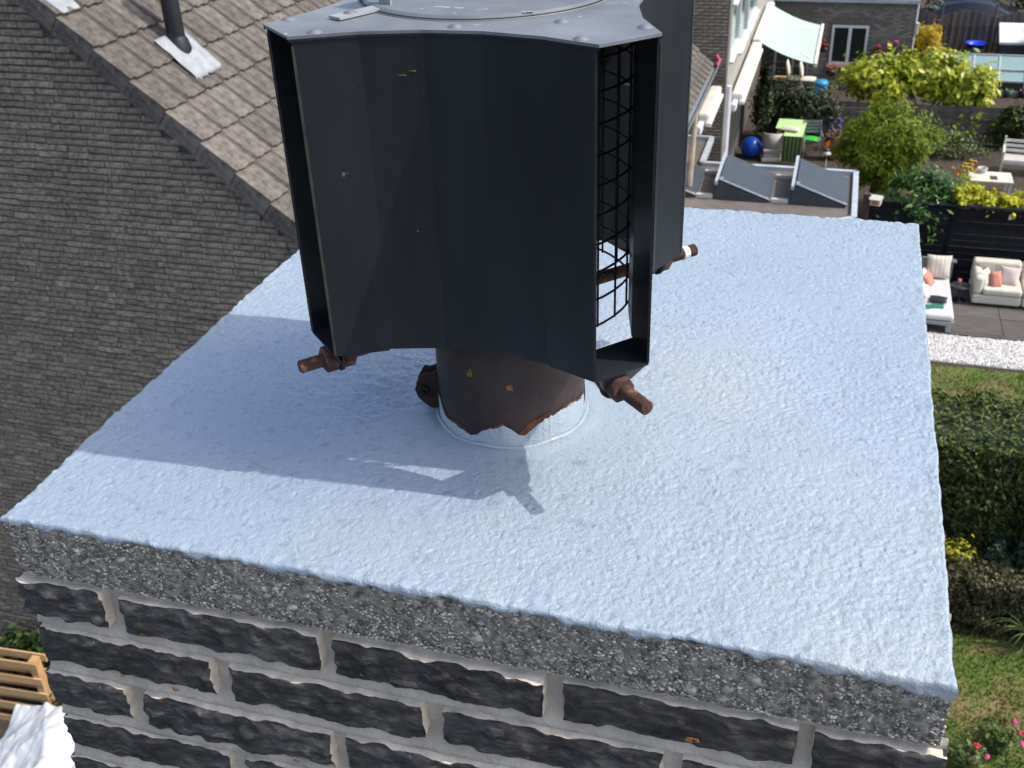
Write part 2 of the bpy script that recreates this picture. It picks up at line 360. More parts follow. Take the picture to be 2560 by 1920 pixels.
# ------------------------------------------------------------------ foliage
def leaf_mesh(name, P, size, mat, rg, aspect=.5, up=.4, droop=0, fold=.25, jitter=.4, out=None):
    """n folded leaves at points P; out: preferred facing (n,3)"""
    n = len(P)
    nor = rg.normal(size=(n, 3)); nor /= np.linalg.norm(nor, axis=1)[:, None]
    if out is not None: nor = nor*.7+out
    nor[:, 2] += up; nor /= np.linalg.norm(nor, axis=1)[:, None]
    d = rg.normal(size=(n, 3)); d[:, 2] -= droop; d -= nor*np.sum(d*nor, axis=1)[:, None]; d /= np.linalg.norm(d, axis=1)[:, None]+1e-6
    s = np.cross(nor, d); L = size*(1+jitter*(rg.random(n)*2-1))[:, None]
    W = L*aspect*.5
    a = P-d*L*.5; tip = P+d*L*.5
    l = P+s*W+nor*W*fold; r = P-s*W+nor*W*fold
    V = np.stack([a, l, tip, r], 1).reshape(-1, 3)
    i = np.arange(n)*4
    F = np.concatenate([np.stack([i, i+1, i+2], 1), np.stack([i, i+2, i+3], 1)])
    rn = rg.random(n); return np_mesh(name, V, F, LEAF[mat] if isinstance(mat, str) else mat, np.concatenate([rn, rn]))
def blob_points(rg, n, c, rad, clumps=40, spread=.28, shell=.55):
    """points in clumps spread through an ellipsoid, denser near its skin"""
    c = np.array(c); rad = np.array(rad)
    u = rg.normal(size=(clumps, 3)); u /= np.linalg.norm(u, axis=1)[:, None]
    u *= (shell+(1-shell)*rg.random(clumps))[:, None]
    k = rg.integers(0, clumps, n); w_ = .5+rg.random(clumps)
    off = rg.normal(size=(n, 3))*spread*w_[k][:, None]*.6
    q = u[k]+off
    out = q/(np.linalg.norm(q, axis=1)[:, None]+1e-6)
    return c+q*rad, out
def box_points(rg, n, lo, hi, skin=.12):
    lo, hi = np.array(lo), np.array(hi); p = rg.random((n, 3)); ax = rg.integers(0, 3, n); sd_ = rg.random(n) < .5
    wt = np.array([(hi-lo)[1]*(hi-lo)[2], (hi-lo)[0]*(hi-lo)[2], (hi-lo)[0]*(hi-lo)[1]]); ax = rg.choice(3, n, p=wt/wt.sum())
    out = np.zeros((n, 3))
    for a in range(3):
        k = ax == a; dpt = np.abs(rg.normal(size=k.sum()))*skin/(hi-lo)[a]
        p[k, a] = np.where(sd_[k], 1-dpt, dpt); out[k, a] = np.where(sd_[k], 1, -1)
    q = lo+p*(hi-lo); q += np.stack([fbm(q[:, 0]*2+q[:, 2], q[:, 1]*2+q[:, 2]*3, s)-.5 for s in range(3)], 1)*.25
    return q, out
def rng(s): return np.random.default_rng(s)
def shrub(name, label, cat, c, rad, n, size, mat, seed, base=0.0, stem=True, group=None, clumps=40, part='foliage', **kw):
    """a plant: an Empty at its base with foliage and stems"""
    g = rng(seed); o = empty(name, (c[0], c[1], base), 0, label, cat, group)
    sp = kw.pop('spread', .28); sh = kw.pop('shell', .55)
    P, out = blob_points(g, n, (0, 0, c[2]-base), rad, clumps, sp, sh)
    P[:, 2] = np.maximum(P[:, 2], .02)
    put(part, leaf_mesh(part, P, size, mat, g, out=out, **kw), o)
    if stem:
        b = MB(); 
        for k in range(5):
            a = g.random()*6.28; t = Vector((math.cos(a)*rad[0]*.5, math.sin(a)*rad[1]*.5, (c[2]-base)+rad[2]*.2))
            b.tube([(0, 0, -.02), (t.x*.35, t.y*.35, t.z*.5), tuple(t)], [.018, .012, .005], 6)
        b.build('stem', M['bark'], o)
    return o
def rebase(o, loc):
    """move a thing's origin without moving its parts"""
    d = Vector(loc)-o.location; o.location = loc
    for c in o.children: c.location = c.location-d

# ------------------------------------------------------------------ the gardens' ground
def ground_sheet():
    g = MB(); g.add([(-400, -400, 0), (400, -400, 0), (400, 400, 0), (-400, 400, 0)], [(0, 1, 2, 3)])
    o = g.build('ground', M['soil']); tag(o, kind='structure')
ground_sheet()
def lawn(name, x0, y0, x1, y1, nblades, seed):
    g = MB(); nx, ny = 30, 30
    vs = [(x0+(x1-x0)*i/nx, y0+(y1-y0)*j/ny, .012+.02*mnoise.noise((i*.4, j*.4, seed))) for i in range(nx+1) for j in range(ny+1)]
    fs = [(i*(ny+1)+j, (i+1)*(ny+1)+j, (i+1)*(ny+1)+j+1, i*(ny+1)+j+1) for i in range(nx) for j in range(ny)]
    g.add([(a, b, max(c, .006)) for a, b, c in vs], fs, 0, True)
    o = g.build(name, M['lawn']); tag(o, kind='structure')
    rg = rng(seed); n = nblades
    p = np.stack([x0+(x1-x0)*rg.random(n), y0+(y1-y0)*rg.random(n), np.full(n, .005)], 1)
    a = rg.random(n)*6.28; h = .03+.04*rg.random(n); wd = .006+.006*rg.random(n)
    dx, dy = np.cos(a), np.sin(a); ln = rg.normal(size=(n, 2))*.025
    v0 = p+np.stack([dx*wd, dy*wd, 0*a], 1); v1 = p-np.stack([dx*wd, dy*wd, 0*a], 1); v2 = p+np.stack([ln[:, 0], ln[:, 1], h], 1)
    V = np.stack([v0, v1, v2], 1).reshape(-1, 3); i = np.arange(n)*3
    t = put('grass', np_mesh('grass', V, np.stack([i, i+1, i+2], 1), M['grass'], rg.random(n)))
    tag(t, 'short patchy grass of the lawn', 'grass', kind='stuff')
lawn('lawn', -1.2, 6.2, 4.8, 10.6, 48000, 3)
lawn('lawn', -1.2, 11.2, 4.9, 16.95, 44000, 4)

# ------------------------------------------------------------------ our own house under the chimney
def own_house():
    h = empty('roof_house', (0, 0, 0), 0, 'tiled house under the brick chimney', 'house')
    RZ, RX, E, SL = T-1.45, .46, 5.2, math.tan(R(40))
    wl = MB(); ez = RZ-E*SL+.1
    for y0, y1 in ((.82, .97), (-9, -8.85)):
        poly = [(RX-E+.3, 0), (RX+E-.3, 0), (RX+E-.3, ez+.1), (RX, RZ-.12), (RX-E+.3, ez+.1)]
        n = len(poly); wl.add([(x, y0, z) for x, z in poly]+[(x, y1, z) for x, z in poly], [tuple(range(n)), tuple(range(n, 2*n))[::-1]]+[(i, n+i, n+(i+1) % n, (i+1) % n) for i in range(n)])
    for sx in (-1, 1): wl.box((RX+sx*(E-.3)-.1, -8.85, 0), (RX+sx*(E-.3)+.1, .82, ez))
    wl.build('wall', M['brick_far'], h)
    rf = MB()
    for sx in (-1, 1):
        x1, z1 = RX+sx*E, RZ-E*SL
        q = [(RX, RZ), (x1, z1), (x1, z1-.08), (RX, RZ-.1)]
        rf.add([(x, -9.1, z) for x, z in q]+[(x, 1.0, z) for x, z in q], [(0, 1, 2, 3), (7, 6, 5, 4), (0, 4, 5, 1), (1, 5, 6, 2), (2, 6, 7, 3)])
    rf.build('roof', M['tile'], h)
own_house()

# ------------------------------------------------------------------ the chimney with its painted slab
W_, D_, TH = 0.92, 0.9765, 0.074
AX, AY = 0.4587, 0.3080       # flue axis
chim = empty('chimney', (0, 0, T), 0, 'dark brick chimney with a concrete slab painted pale blue on top', 'chimney')
def mound(x, y):
    r = np.sqrt((x-AX)**2+(y-AY)**2)
    return .011*np.exp(-np.maximum(r-.085, 0)/.14)+.0012*np.exp(-((r-.093)/.008)**2)
def slab_height(x, y):
    rough = np.clip(fbm(x*7+3, y*7+9, 2, 2)*2.2-.45, .1, 1)
    r = np.sqrt((x-AX)**2+(y-AY)**2)
    h = .0035*(fbm(x*14, y*14, 1, 3)-.45)
    g1 = vnoise(x*230, y*230, 3); g2 = vnoise(x*150+5, y*150+2, 4); g3 = vnoise(x*320, y*320, 6)
    h = h+(.6+.4*rough)*(.0013*(g1-.5)+.0010*(g3-.5))
    lee = np.exp(-((x-.30)/.09)**2-((y-.30)/.14)**2)          # coarse dabs left of the pipe
    h = h+lee*.0075*(fbm(x*60+y*20, y*120, 5, 3)-.45)
    pits = vnoise(x*290+40, y*290+11, 7); h = h-.0013*np.clip((pits-.80)*6, 0, 1)
    edge = np.minimum(np.minimum(x, W_-x), np.minimum(y, D_-y))
    h = h+.0028*np.exp(-edge/.012)*(vnoise(x*120, y*120, 2)-.2)
    h = np.where(r < .160, mound(x, y)+h*np.clip((r-.085)/.075, .1, 1), h+mound(x, y))
    return h
def paint_coat():
    st = .0015; mg = .030
    u = np.arange(-mg, W_+mg, st); v_ = np.arange(-mg, D_+mg, st)
    U, V = np.meshgrid(u, v_, indexing='ij')
    X = np.clip(U, 0, W_); Y = np.clip(V, 0, D_)
    ex = np.maximum(np.maximum(-U, U-W_), 0); ey = np.maximum(np.maximum(-V, V-D_), 0)
    Z = slab_height(X, Y)
    rag = fbm(X*45+Y*45, X*30-Y*20, 4, 4)
    lim = .0066+.020*np.clip(rag-.38, 0, 1)+.012*np.clip((X-.74)/.16, 0, 1)*np.clip(rag-.22, 0, 1)*1.2
    drop = np.maximum(ex, ey); dr = np.minimum(drop, lim)
    over = drop > lim+st
    ov = np.clip(dr/.005, 0, 1)
    bul = .0022*np.sqrt(np.clip(ov, 0, 1))*(1-np.clip((drop-lim+.003)/.003, 0, 1)*.9)
    jit = .0016*(vnoise(X*110+Y*90, dr*160+X*60, 5)-.4)*ov
    nx = np.where(U < 0, -1, np.where(U > W_, 1, 0)); ny = np.where(V < 0, -1, np.where(V > D_, 1, 0))
    Xo = X+nx*(bul+jit); Yo = Y+ny*(bul+jit)
    # uneven slab border
    Xo = Xo+np.where(X < .02, -1, np.where(X > W_-.02, 1, 0))*.004*(fbm(Y*30, X*0+3, 1, 3)-.45)
    Yo = Yo+np.where(Y < .02, -1, np.where(Y > D_-.02, 1, 0))*.004*(fbm(X*30, Y*0+7, 2, 3)-.45)
    Z = Z-dr
    P = np.stack([Xo, Yo, Z], 2).reshape(-1, 3); nu, nv = U.shape
    idx = np.arange(nu*nv).reshape(nu, nv)
    F = np.stack([idx[:-1, :-1], idx[1:, :-1], idx[1:, 1:], idx[:-1, 1:]], 2).reshape(-1, 4)
    kill = over.reshape(-1)[F].all(1); rr = (P[:, 0]-AX)**2+(P[:, 1]-AY)**2 < .082**2
    kill |= rr[F].all(1)
    both = ((ex > 0) & (ey > 0)).reshape(-1); kill |= both[F].all(1)
    o = put('paint_coat', np_mesh('paint_coat', P, F[~kill], M['paint'], smooth=True), chim)
    return o
paint_coat()
def slab_core():
    """rough concrete edge: a displaced skin with exposed pebbles"""
    b = MB(); e = .0025
    b.box((e, e+.002, -TH), (W_-e, D_-e, -.004)); b.build('concrete_slab', M['cement'], chim)
    st = .003
    per = [((0, 0), (W_, 0)), ((W_, 0), (W_, D_)), ((0, D_), (0, 0))]
    k = 0
    for (a, c) in per:
        L = math.dist(a, c); n = int(L/st); mz = int(TH/st)
        s = np.linspace(0, 1, n+1); z = np.linspace(0, -TH, mz+1); S, Zz = np.meshgrid(s, z, indexing='ij')
        nx, ny = (c[1]-a[1])/L, -(c[0]-a[0])/L
        q = S*L
        d = .004*(fbm(q*70+k*9, Zz*70+k, 1, 4)-.5)+.003*np.clip(vnoise(q*150, Zz*150, 3)-.4, 0, 1)
        d = d-.003*np.clip((-Zz-TH+.012)/.012, 0, 1)
        zz = np.where(Zz < -TH+.001, Zz+.006*(fbm(q*25, q*0+k, 2, 3)-.45), Zz-.003)
        X = a[0]+(c[0]-a[0])*S+nx*d; Y = a[1]+(c[1]-a[1])*S+ny*d
        P = np.stack([X, Y, zz], 2).reshape(-1, 3); idx = np.arange(P.shape[0]).reshape(n+1, mz+1)
        F = np.stack([idx[:-1, :-1], idx[:-1, 1:], idx[1:, 1:], idx[1:, :-1]], 2).reshape(-1, 4)
        put('slab_edge', np_mesh('slab_edge', P, F, M['cement'], smooth=True), chim); k += 1
    # pebbles
    ic = bmesh.new(); bmesh.ops.create_icosphere(ic, subdivisions=2, radius=1); bv = np.array([v.co for v in ic.verts]); bf = np.array([[v.index for v in f.verts] for f in ic.faces]); ic.free()
    ic = bmesh.new(); bmesh.ops.create_icosphere(ic, subdivisions=1, radius=1); bv1 = np.array([v.co for v in ic.verts]); bf1 = np.array([[v.index for v in f.verts] for f in ic.faces]); ic.free()
    rg = rng(5)
    for big in (0, 1):
        V, F, RN = [], [], []; off = 0
        n = 15000 if not big else 210
        bvx, bfx = (bv1, bf1) if not big else (bv, bf)
        for i in range(n):
            side = 0 if rg.random() < .74 else (1 if rg.random() < .5 else 2)
            r = (.0007+.0015*rg.random()**2) if not big else (.0022+.0048*rg.random()**2)
            zc = -.005-r*.9-(TH-.005-r*1.5)*rg.random(); q = rg.random()
            rad = r*np.array([1+.5*rg.random(), .75, .6+.4*rg.random()])
            an = rg.normal()*.5; ca, sa = math.cos(an), math.sin(an)
            p = bvx*rad*(1+.12*rg.normal(size=(len(bvx), 1))); p = np.stack([p[:, 0]*ca-p[:, 2]*sa, p[:, 1], p[:, 0]*sa+p[:, 2]*ca], 1)
            if side == 0: p = p+np.array([W_*q, (.0004-.001*rg.random()) if not big else r*.35, zc])
            elif side == 1: p = np.stack([p[:, 1], p[:, 0], p[:, 2]], 1)+np.array([.0005, D_*q, zc])
            else: p = np.stack([p[:, 1], p[:, 0], p[:, 2]], 1)+np.array([W_-.0005, D_*q, zc])
            V.append(p); F.append(bfx+off); off += len(bvx); RN += [rg.random()]*len(bfx)
        o = put('aggregate', np_mesh('aggregate', np.concatenate(V), np.concatenate(F), M['aggregate'], RN, True), chim); o['kind'] = 'stuff'
slab_core()

def brick_mesh(L, H, D, seed, res=.0034, amp=.0062, dark=0):
    """front face at y=0 looking to -y, furrowed; body runs back to y=D; material 0 face, 1 edges"""
    rg = random.Random(seed); nx, nz = max(4, int(L/res)), max(4, int(H/res)); o = seed*3.71
    bm = bmesh.new(); G = []
    furrow = rg.uniform(.4, 1.2)
    for i in range(nx+1):
        row = []
        for j in range(nz+1):
            x, z = L*i/nx, -H*j/nz
            ed = min(i, nx-i, j, nz-j)
            d = amp*furrow*(mnoise.fractal((x*26+o, z*110, o), .9, 2, 4)*.8)+amp*.7*mnoise.noise((x*60+o, z*70, o+5))+.0013*mnoise.noise((x*130, z*210+o, 2.2))
            d -= .0028 if ed == 0 else (.0008 if ed == 1 else 0)
            jx = jz = 0
            if j in (0, nz): jz = .0034*mnoise.noise((x*30+o, j*3.1, 7))+.0011*mnoise.noise((x*90, o, j))
            if i in (0, nx): jx = .0028*mnoise.noise((z*60+o, i*2.3, 3))
            if mnoise.noise((x*18+o, z*22+2, 1.7+o)) > .52: d -= .0035
            row.append(bm.verts.new((x+jx, -d, z+jz)))
        G.append(row)
    for i in range(nx):
        for j in range(nz):
            f = bm.faces.new((G[i][j], G[i][j+1], G[i+1][j+1], G[i+1][j])); f.smooth = True
    loop = [G[i][0] for i in range(nx+1)]+[G[nx][j] for j in range(1, nz+1)]+[G[i][nz] for i in range(nx-1, -1, -1)]+[G[0][j] for j in range(nz-1, 0, -1)]
    back = []
    for v in loop:
        back.append(bm.verts.new((v.co.x, D, v.co.z+.0008*rg.uniform(-1, 1))))
    mid = [bm.verts.new((v.co.x, .004, v.co.z)) for v in loop]
    n = len(loop)
    for k in range(n):
        for a, b, mi in ((loop, mid, 1), (mid, back, 1)):
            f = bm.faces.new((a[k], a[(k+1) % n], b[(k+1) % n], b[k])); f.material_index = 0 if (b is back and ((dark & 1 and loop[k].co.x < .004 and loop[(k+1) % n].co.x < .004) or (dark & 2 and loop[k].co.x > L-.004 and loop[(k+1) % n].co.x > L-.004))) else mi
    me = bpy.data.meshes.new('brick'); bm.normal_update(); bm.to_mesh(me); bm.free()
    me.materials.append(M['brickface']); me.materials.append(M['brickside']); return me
PITCH_Z, BH = .0668, .0485
def chimney_bricks():
    rows_a = [(-.010, .094), (.117, .343), (.360, .575), (.594, .806), (.820, .928)]
    rows_b = [(-.002, .212), (.234, .450), (.471, .689), (.708, .928)]
    for r in range(14):
        z = -.0835-PITCH_Z*r; seg = rows_a if r % 2 == 0 else rows_b
        proud = .0042*min(r, 5)
        for i, (a, b) in enumerate(seg):
            jx = random.uniform(-.003, .003) if r > 3 else 0
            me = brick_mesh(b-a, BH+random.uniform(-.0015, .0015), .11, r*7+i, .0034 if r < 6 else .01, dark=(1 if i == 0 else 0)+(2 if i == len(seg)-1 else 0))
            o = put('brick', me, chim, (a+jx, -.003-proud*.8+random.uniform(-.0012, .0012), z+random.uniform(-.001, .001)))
            o.rotation_euler = (0, R(random.uniform(-.35, .35)), R(random.uniform(-.5, .5)))
        # the two flanks
        for side in (0, 1):
            y = .118 if (r % 2 == (0 if side else 0)) else .118
            q = .115 if r % 2 == 0 else .225
            while q < D_-.05:
                e = min(q+.212, D_-.004)
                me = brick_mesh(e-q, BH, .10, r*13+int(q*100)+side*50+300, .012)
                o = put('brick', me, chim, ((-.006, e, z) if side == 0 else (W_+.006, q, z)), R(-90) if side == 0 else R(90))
                q = e+.015
    # pale bed: recessed core with a slightly dished, hand-struck face
    n, mz = 190, 200; H = .95
    s = np.linspace(0, 1, n); z = np.linspace(-TH+.002, -TH-H, mz); S, Z = np.meshgrid(s, z, indexing='ij')
    X = -.006+(W_+.014)*S
    Y = .0145+.004*(fbm(X*40, Z*90, 3, 3)-.45)-.0042*np.clip((-Z-.0835)/PITCH_Z, 0, 5)
    ph = ((-Z-.0835)/PITCH_Z) % 1.0
    Y = Y-.009*np.clip((ph-.66)/.34, 0, 1)                 # struck towards the brick below
    P = np.stack([X, Y, Z], 2).reshape(-1, 3); idx = np.arange(len(P)).reshape(n, mz)
    F = np.stack([idx[:-1, :-1], idx[:-1, 1:], idx[1:, 1:], idx[1:, :-1]], 2).reshape(-1, 4)
    put('mortar', np_mesh('mortar', P, F, M['mortar'], smooth=True), chim)
    b = MB(); b.box((.001, .024, -1.9), (W_-.001, D_-.012, -TH-.001)); b.build('mortar_core', M['mortar'], chim)
    # crustose lichen on the faces
    lm = []
    for k in range(4):
        rg = rng(40+k); b = MB()
        for j in range(26):
            a = rg.random()*6.28; rr = .006*math.sqrt(rg.random())
            c = Vector((rr*math.cos(a)*1.3, 0, rr*math.sin(a)*.7)); s_ = .0009+.0013*rg.random()
            b.ball(c, s_, 6, 4, 0, (1, .6, 1))
        lm.append(b.mesh('lichen', M['lichen_o']))
    for (x, z, s_) in ((.165, -.196, 1), (.30, -.265, .9), (.715, -.118, 1.3), (.140, -.125, .6), (.10, -.193, .7), (.06, -.27, .5), (.19, -.33, .6), (.39, -.12, .4), (.56, -.185, .4)):
        r = int(max(0, (-z-.09)/PITCH_Z)); s_ *= .62; o = put('lichen', random.choice(lm), chim, (x, -.0060-.0034*min(r, 5), z)); o.scale = (s_, s_*.5, s_)
chimney_bricks()
rebase(chim, (0, 0, T-1.9))

# ------------------------------------------------------------------ the cowl on its flue
H0, H1, CA, CC, CROT = .1598, .4604, .1712, .0421, .0303
cowl = empty('chimney_cowl', (AX, AY, T), CROT, 'anthracite sheet-metal cowl with wire cage on the rusty flue above the pale blue slab', 'chimney cowl')
cowl.rotation_euler = (0, 0, CROT)
def side_poly(inset=0.0, dep=.036, nf=5):
    """front side from its left end to its right end, folded along nf facets towards the axis"""
    pts = []
    for i in range(nf+1):
        t = -1+2*i/nf; pts.append(((CA-CC)*t, -CA+dep*(1-t*t)+inset))
    return pts
def rot4(p, k):
    for _ in range(k): p = (-p[1], p[0])
    return p
def build_cowl():
    th = .0016
    base = side_poly()
    vs, fs = [], []; n = len(base)
    b = MB()
    outer = base; inner = [(x*.998, y+th) for x, y in base]
    V = [(x, y, H0) for x, y in outer]+[(x, y, H1) for x, y in outer]+[(x, y, H0) for x, y in inner]+[(x, y, H1) for x, y in inner]
    for i in range(n-1):
        b.f += [(i, i+1, n+i+1, n+i), (2*n+i+1, 2*n+i, 3*n+i, 3*n+i+1)]; b.m += [0, 0]; b.sm += [False, False]
        b.f += [(i+1, i, 2*n+i, 2*n+i+1), (n+i, n+i+1, 3*n+i+1, 3*n+i)]; b.m += [1, 1]; b.sm += [False]*2
    b.f += [(0, n, 3*n, 2*n), (2*n-1, n-1, 3*n-1, 4*n-1)]; b.m += [1, 1]; b.sm += [False]*2
    b.v = V
    # folded hem along the vertical edges and the bottom
    for sx in (0, -1):
        x, y = base[sx]; x2, y2 = base[1 if sx == 0 else -2]
        d = Vector((x2-x, y2-y)).normalized()*.0026
        b.add([(x, y-.0007, H0), (x+d.x, y+d.y-.0007, H0), (x+d.x, y+d.y-.0007, H1-.006), (x, y-.0007, H1-.006)], [(0, 1, 2, 3) if sx == 0 else (3, 2, 1, 0)], 1)
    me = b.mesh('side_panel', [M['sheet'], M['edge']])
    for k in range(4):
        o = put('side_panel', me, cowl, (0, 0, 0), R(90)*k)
    # top plate with the same folded outline
    out = []
    for k in range(4): out += [rot4((x*1.012, y*1.012), k) for x, y in side_poly()]
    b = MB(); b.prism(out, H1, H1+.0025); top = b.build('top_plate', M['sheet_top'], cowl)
    m_ = len(out)
    for k0 in range(4):
        lip = MB()
        for i in range(k0*6, k0*6+5):
            (x0, y0), (x1, y1) = out[i], out[(i+1) % m_]
            lip.add([(x0, y0, H1), (x1, y1, H1), (x1, y1, H1-.0022), (x0, y0, H1-.0022)], [(0, 1, 2, 3)])
        lip.build('top_lip', M['sheet'], cowl)
    rv = MB(); rv.lathe([(.0066, 0), (.0064, .0006), (.0046, .0007), (.0042, .0018), (.0, .0021)], 16)
    rvm = rv.mesh('rivet', M['sheet_top'])
    rr = [(-.113, -.157), (.113, -.157), (.0, -.126)]
    for k in range(4):
        for p in rr:
            q = rot4(p, k); put('rivet', rvm, top, (q[0], q[1], H1+.0025))
    for p in ((.085, -.100), (-.09, .09)): put('rivet', rvm, top, (p[0], p[1], H1+.0025))
    b = MB(); b.lathe([(0, .0042), (.115, .0042), (.1175, .0036), (.1185, .0012), (.122, .0010), (.122, .0)], 72, 0, (-.011, .015, H1+.0025)); b.build('lid_disc', M['sheet_top'], cowl)
    b = MB(); b.lathe([(.1188, .0016), (.1212, .0016)], 72, 0, (-.011, .015, H1+.0025)); b.build('lid_seam', M['dark'], cowl)
    # galvanised strap handle bolted to the plate
    b = MB(); x0, y0 = -.114, -.112; x1, y1 = -.086, -.062
    d = Vector((x1-x0, y1-y0, 0)); L = d.length; d.normalize(); s_ = Vector((-d.y, d.x, 0))*.008
    p0 = Vector((x0, y0, H1+.0035)); p1 = p0+d*L
    def strip(a, c, t):
        t = Vector(t); b.add([a-s_, a+s_, c+s_, c-s_, a-s_+t, a+s_+t, c+s_+t, c-s_+t], [(0, 1, 2, 3), (7, 6, 5, 4), (0, 4, 5, 1), (1, 5, 6, 2), (2, 6, 7, 3), (3, 7, 4, 0)])
    strip(p0, p1, (0, 0, .0022)); up = p1+Vector((0, 0, .055)); strip(p1, up, d*.0022); strip(up, up+d*.20, (0, 0, .0022)); q = up+d*.20; strip(q, q-Vector((0, 0, .055)), d*.0022)
    e = q-Vector((0, 0, .055)); strip(e, e+d*L, (0, 0, .0022))
    st = b.build('lid_strap', M['zinc'], cowl); put('rivet', rvm, st, p0+d*.018+Vector((0, 0, .002)))
    # dried dabs of paint on top
    rg = rng(77)
    for (x, y, s_) in ((.012, -.078, .006), (-.022, -.072, .008), (.052, -.083, .005)):
        b = MB()
        for j in range(7): b.ball((x+rg.normal()*s_*.8, y+rg.normal()*s_*.35, H1+.0066), s_*(.2+.3*rg.random()), 8, 4, 0, (1.5, .8, .06))
        b.build('paint_dab', M['zinc'], cowl)
    for (x, y, z, L_) in ((-.052, -CA+.0305, .425, .010), (-.041, -CA+.0325, .4285, .008)):
        b = MB(); b.box((x, y-.0009, z), (x+L_, y+.0012, z+.0007)); b.build('scratch', M['lichen_y'], cowl)
    # corner plates at the bottom with a bent-down ear
    f = side_poly()
    A1, A0 = f[-1], f[-2]; B = (CA, -CA+CC); B2 = rot4(f[1], 1)
    t1 = (A1[0]+(A0[0]-A1[0])*.95, A1[1]+(A0[1]-A1[1])*.95); t2 = (B[0]+(B2[0]-B[0])*.95, B[1]+(B2[1]-B[1])*.95)
    b = MB(); b.prism([A1, B, t2, t1], H0-.0016, H0-.0002)
    mA, mB = Vector((*A1, H0-.0016)), Vector((*B, H0-.0016)); mid = (mA+mB)/2; inw = Vector((-1, 1, 0)).normalized()
    lo = mid+inw*.014+Vector((0, 0, -.024)); sd_ = (mB-mA).normalized()
    q0, q1 = lo-sd_*.011, lo+sd_*.011; th_ = inw*.0016
    b.add([mA+sd_*.004, mB-sd_*.004, q1, q0, mA+sd_*.004+th_, mB-sd_*.004+th_, q1+th_, q0+th_], [(0, 3, 2, 1), (4, 5, 6, 7), (0, 1, 5, 4), (1, 2, 6, 5), (2, 3, 7, 6), (3, 0, 4, 7)])
    me = b.mesh('corner_plate', M['sheet'])
    for k in range(4): put('corner_plate', me, cowl, (0, 0, 0), R(90)*k)
    # wire cage
    b = MB(); rc = .134; nv = 30
    for k in range(nv):
        a = 2*math.pi*k/nv+.05; b.tube([(rc*math.cos(a), rc*math.sin(a), H0+.004), (rc*math.cos(a), rc*math.sin(a), H1)], .0012, 6)
    for j in range(11):
        z = H0+.006+j*.029
        b.tube([(rc*math.cos(2*math.pi*i/48)*1.006, rc*math.sin(2*math.pi*i/48)*1.006, z) for i in range(49)], .0012, 6, caps=False)
    b.build('wire_cage', M['cage'], cowl)
    # flue pipe
    b = MB(); rp = .0825
    b.lathe([(rp*1.01, -.02), (rp*1.005, .05), (rp, .168), (rp-.002, .168), (rp-.002, -.01)], 64)
    pipe = b.build('flue_pipe', M['pipe'], cowl)
    # paint brushed up the foot of the pipe, ragged top, with a rust line above it
    n = 260; rg = rng(9); V, F = [], []
    for i in range(n):
        a = 2*math.pi*i/n
        deg = (math.degrees(a)+360) % 360        # -90 = towards the viewer
        h = .020+.016*(math.cos(a-R(20))*.5+.5)+.012*(math.cos(a-R(190))*.5+.5)
        h += .022*(vnoise(np.array(a*3.2), np.array(1.3), 2)-.5)+.007*(vnoise(np.array(a*9), np.array(4.), 3)-.5)+.002*(vnoise(np.array(a*30), np.array(2.), 5)-.5)
        h -= .007*math.exp(-((deg-254)/5)**2)+.010*math.exp(-((deg-293)/7)**2)-.013*math.exp(-((deg-212)/9)**2)-.006*math.exp(-((deg-276)/6)**2)
        h += .0016*(vnoise(np.array(a*70), np.array(6.), 1)-.5)
        h = float(max(h, .0125))
        for r_, z in ((rp*1.018, .0), (rp*1.018, h-.001), (rp*1.006, h)):
            V.append((r_*math.cos(a), r_*math.sin(a), z))
        j = (i+1) % n
        F += [(3*i, 3*j, 3*j+1, 3*i+1), (3*i+1, 3*j+1, 3*j+2, 3*i+2)]
    put('paint_collar', np_mesh('paint_collar', V, F, M['paint'], smooth=True), pipe)
    V2, F2 = [], []
    for i in range(n):
        a = 2*math.pi*i/n; h = V[3*i+2][2]+.013*max(0, float(vnoise(np.array(a*5), np.array(9.), 4))-.30)*(.5+1.2*math.exp(-((math.degrees(a)-278)/30)**2))+.004*max(0, float(vnoise(np.array(a*22), np.array(3.), 2))-.45)+.0006
        V2 += [(rp*1.013*math.cos(a), rp*1.013*math.sin(a), .004), (rp*1.013*math.cos(a), rp*1.013*math.sin(a), h)]
        j = (i+1) % n; F2.append((2*i, 2*j, 2*j+1, 2*i+1))
    put('rust_rim', np_mesh('rust_rim', V2, F2, M['rustflake'], smooth=True), pipe)
    b = MB(); b.tube([(rp*1.035*math.cos(2*math.pi*i/64), rp*1.035*math.sin(2*math.pi*i/64), .0115+.0012*math.sin(i*.7)) for i in range(65)], .0024, 8, caps=False)
    b.build('foot_ring', M['paint'], pipe)
    for deg, z, mt, s_ in ((-104, .098, 'lichen_y', .7), (-74, .086, 'lichen_o', .6)):
        rg = rng(int(z*1e4)); b = MB(); a = R(deg)-CROT
        for j in range(40):
            da, dz = rg.normal()*.0026*s_, rg.normal()*.0026*s_
            b.ball((rp*1.002*math.cos(a+da/rp), rp*1.002*math.sin(a+da/rp), z+dz), (.0009+.0009*rg.random())*s_, 6, 4, 0, (1, 1, 1))
        b.build('lichen', M[mt], pipe)
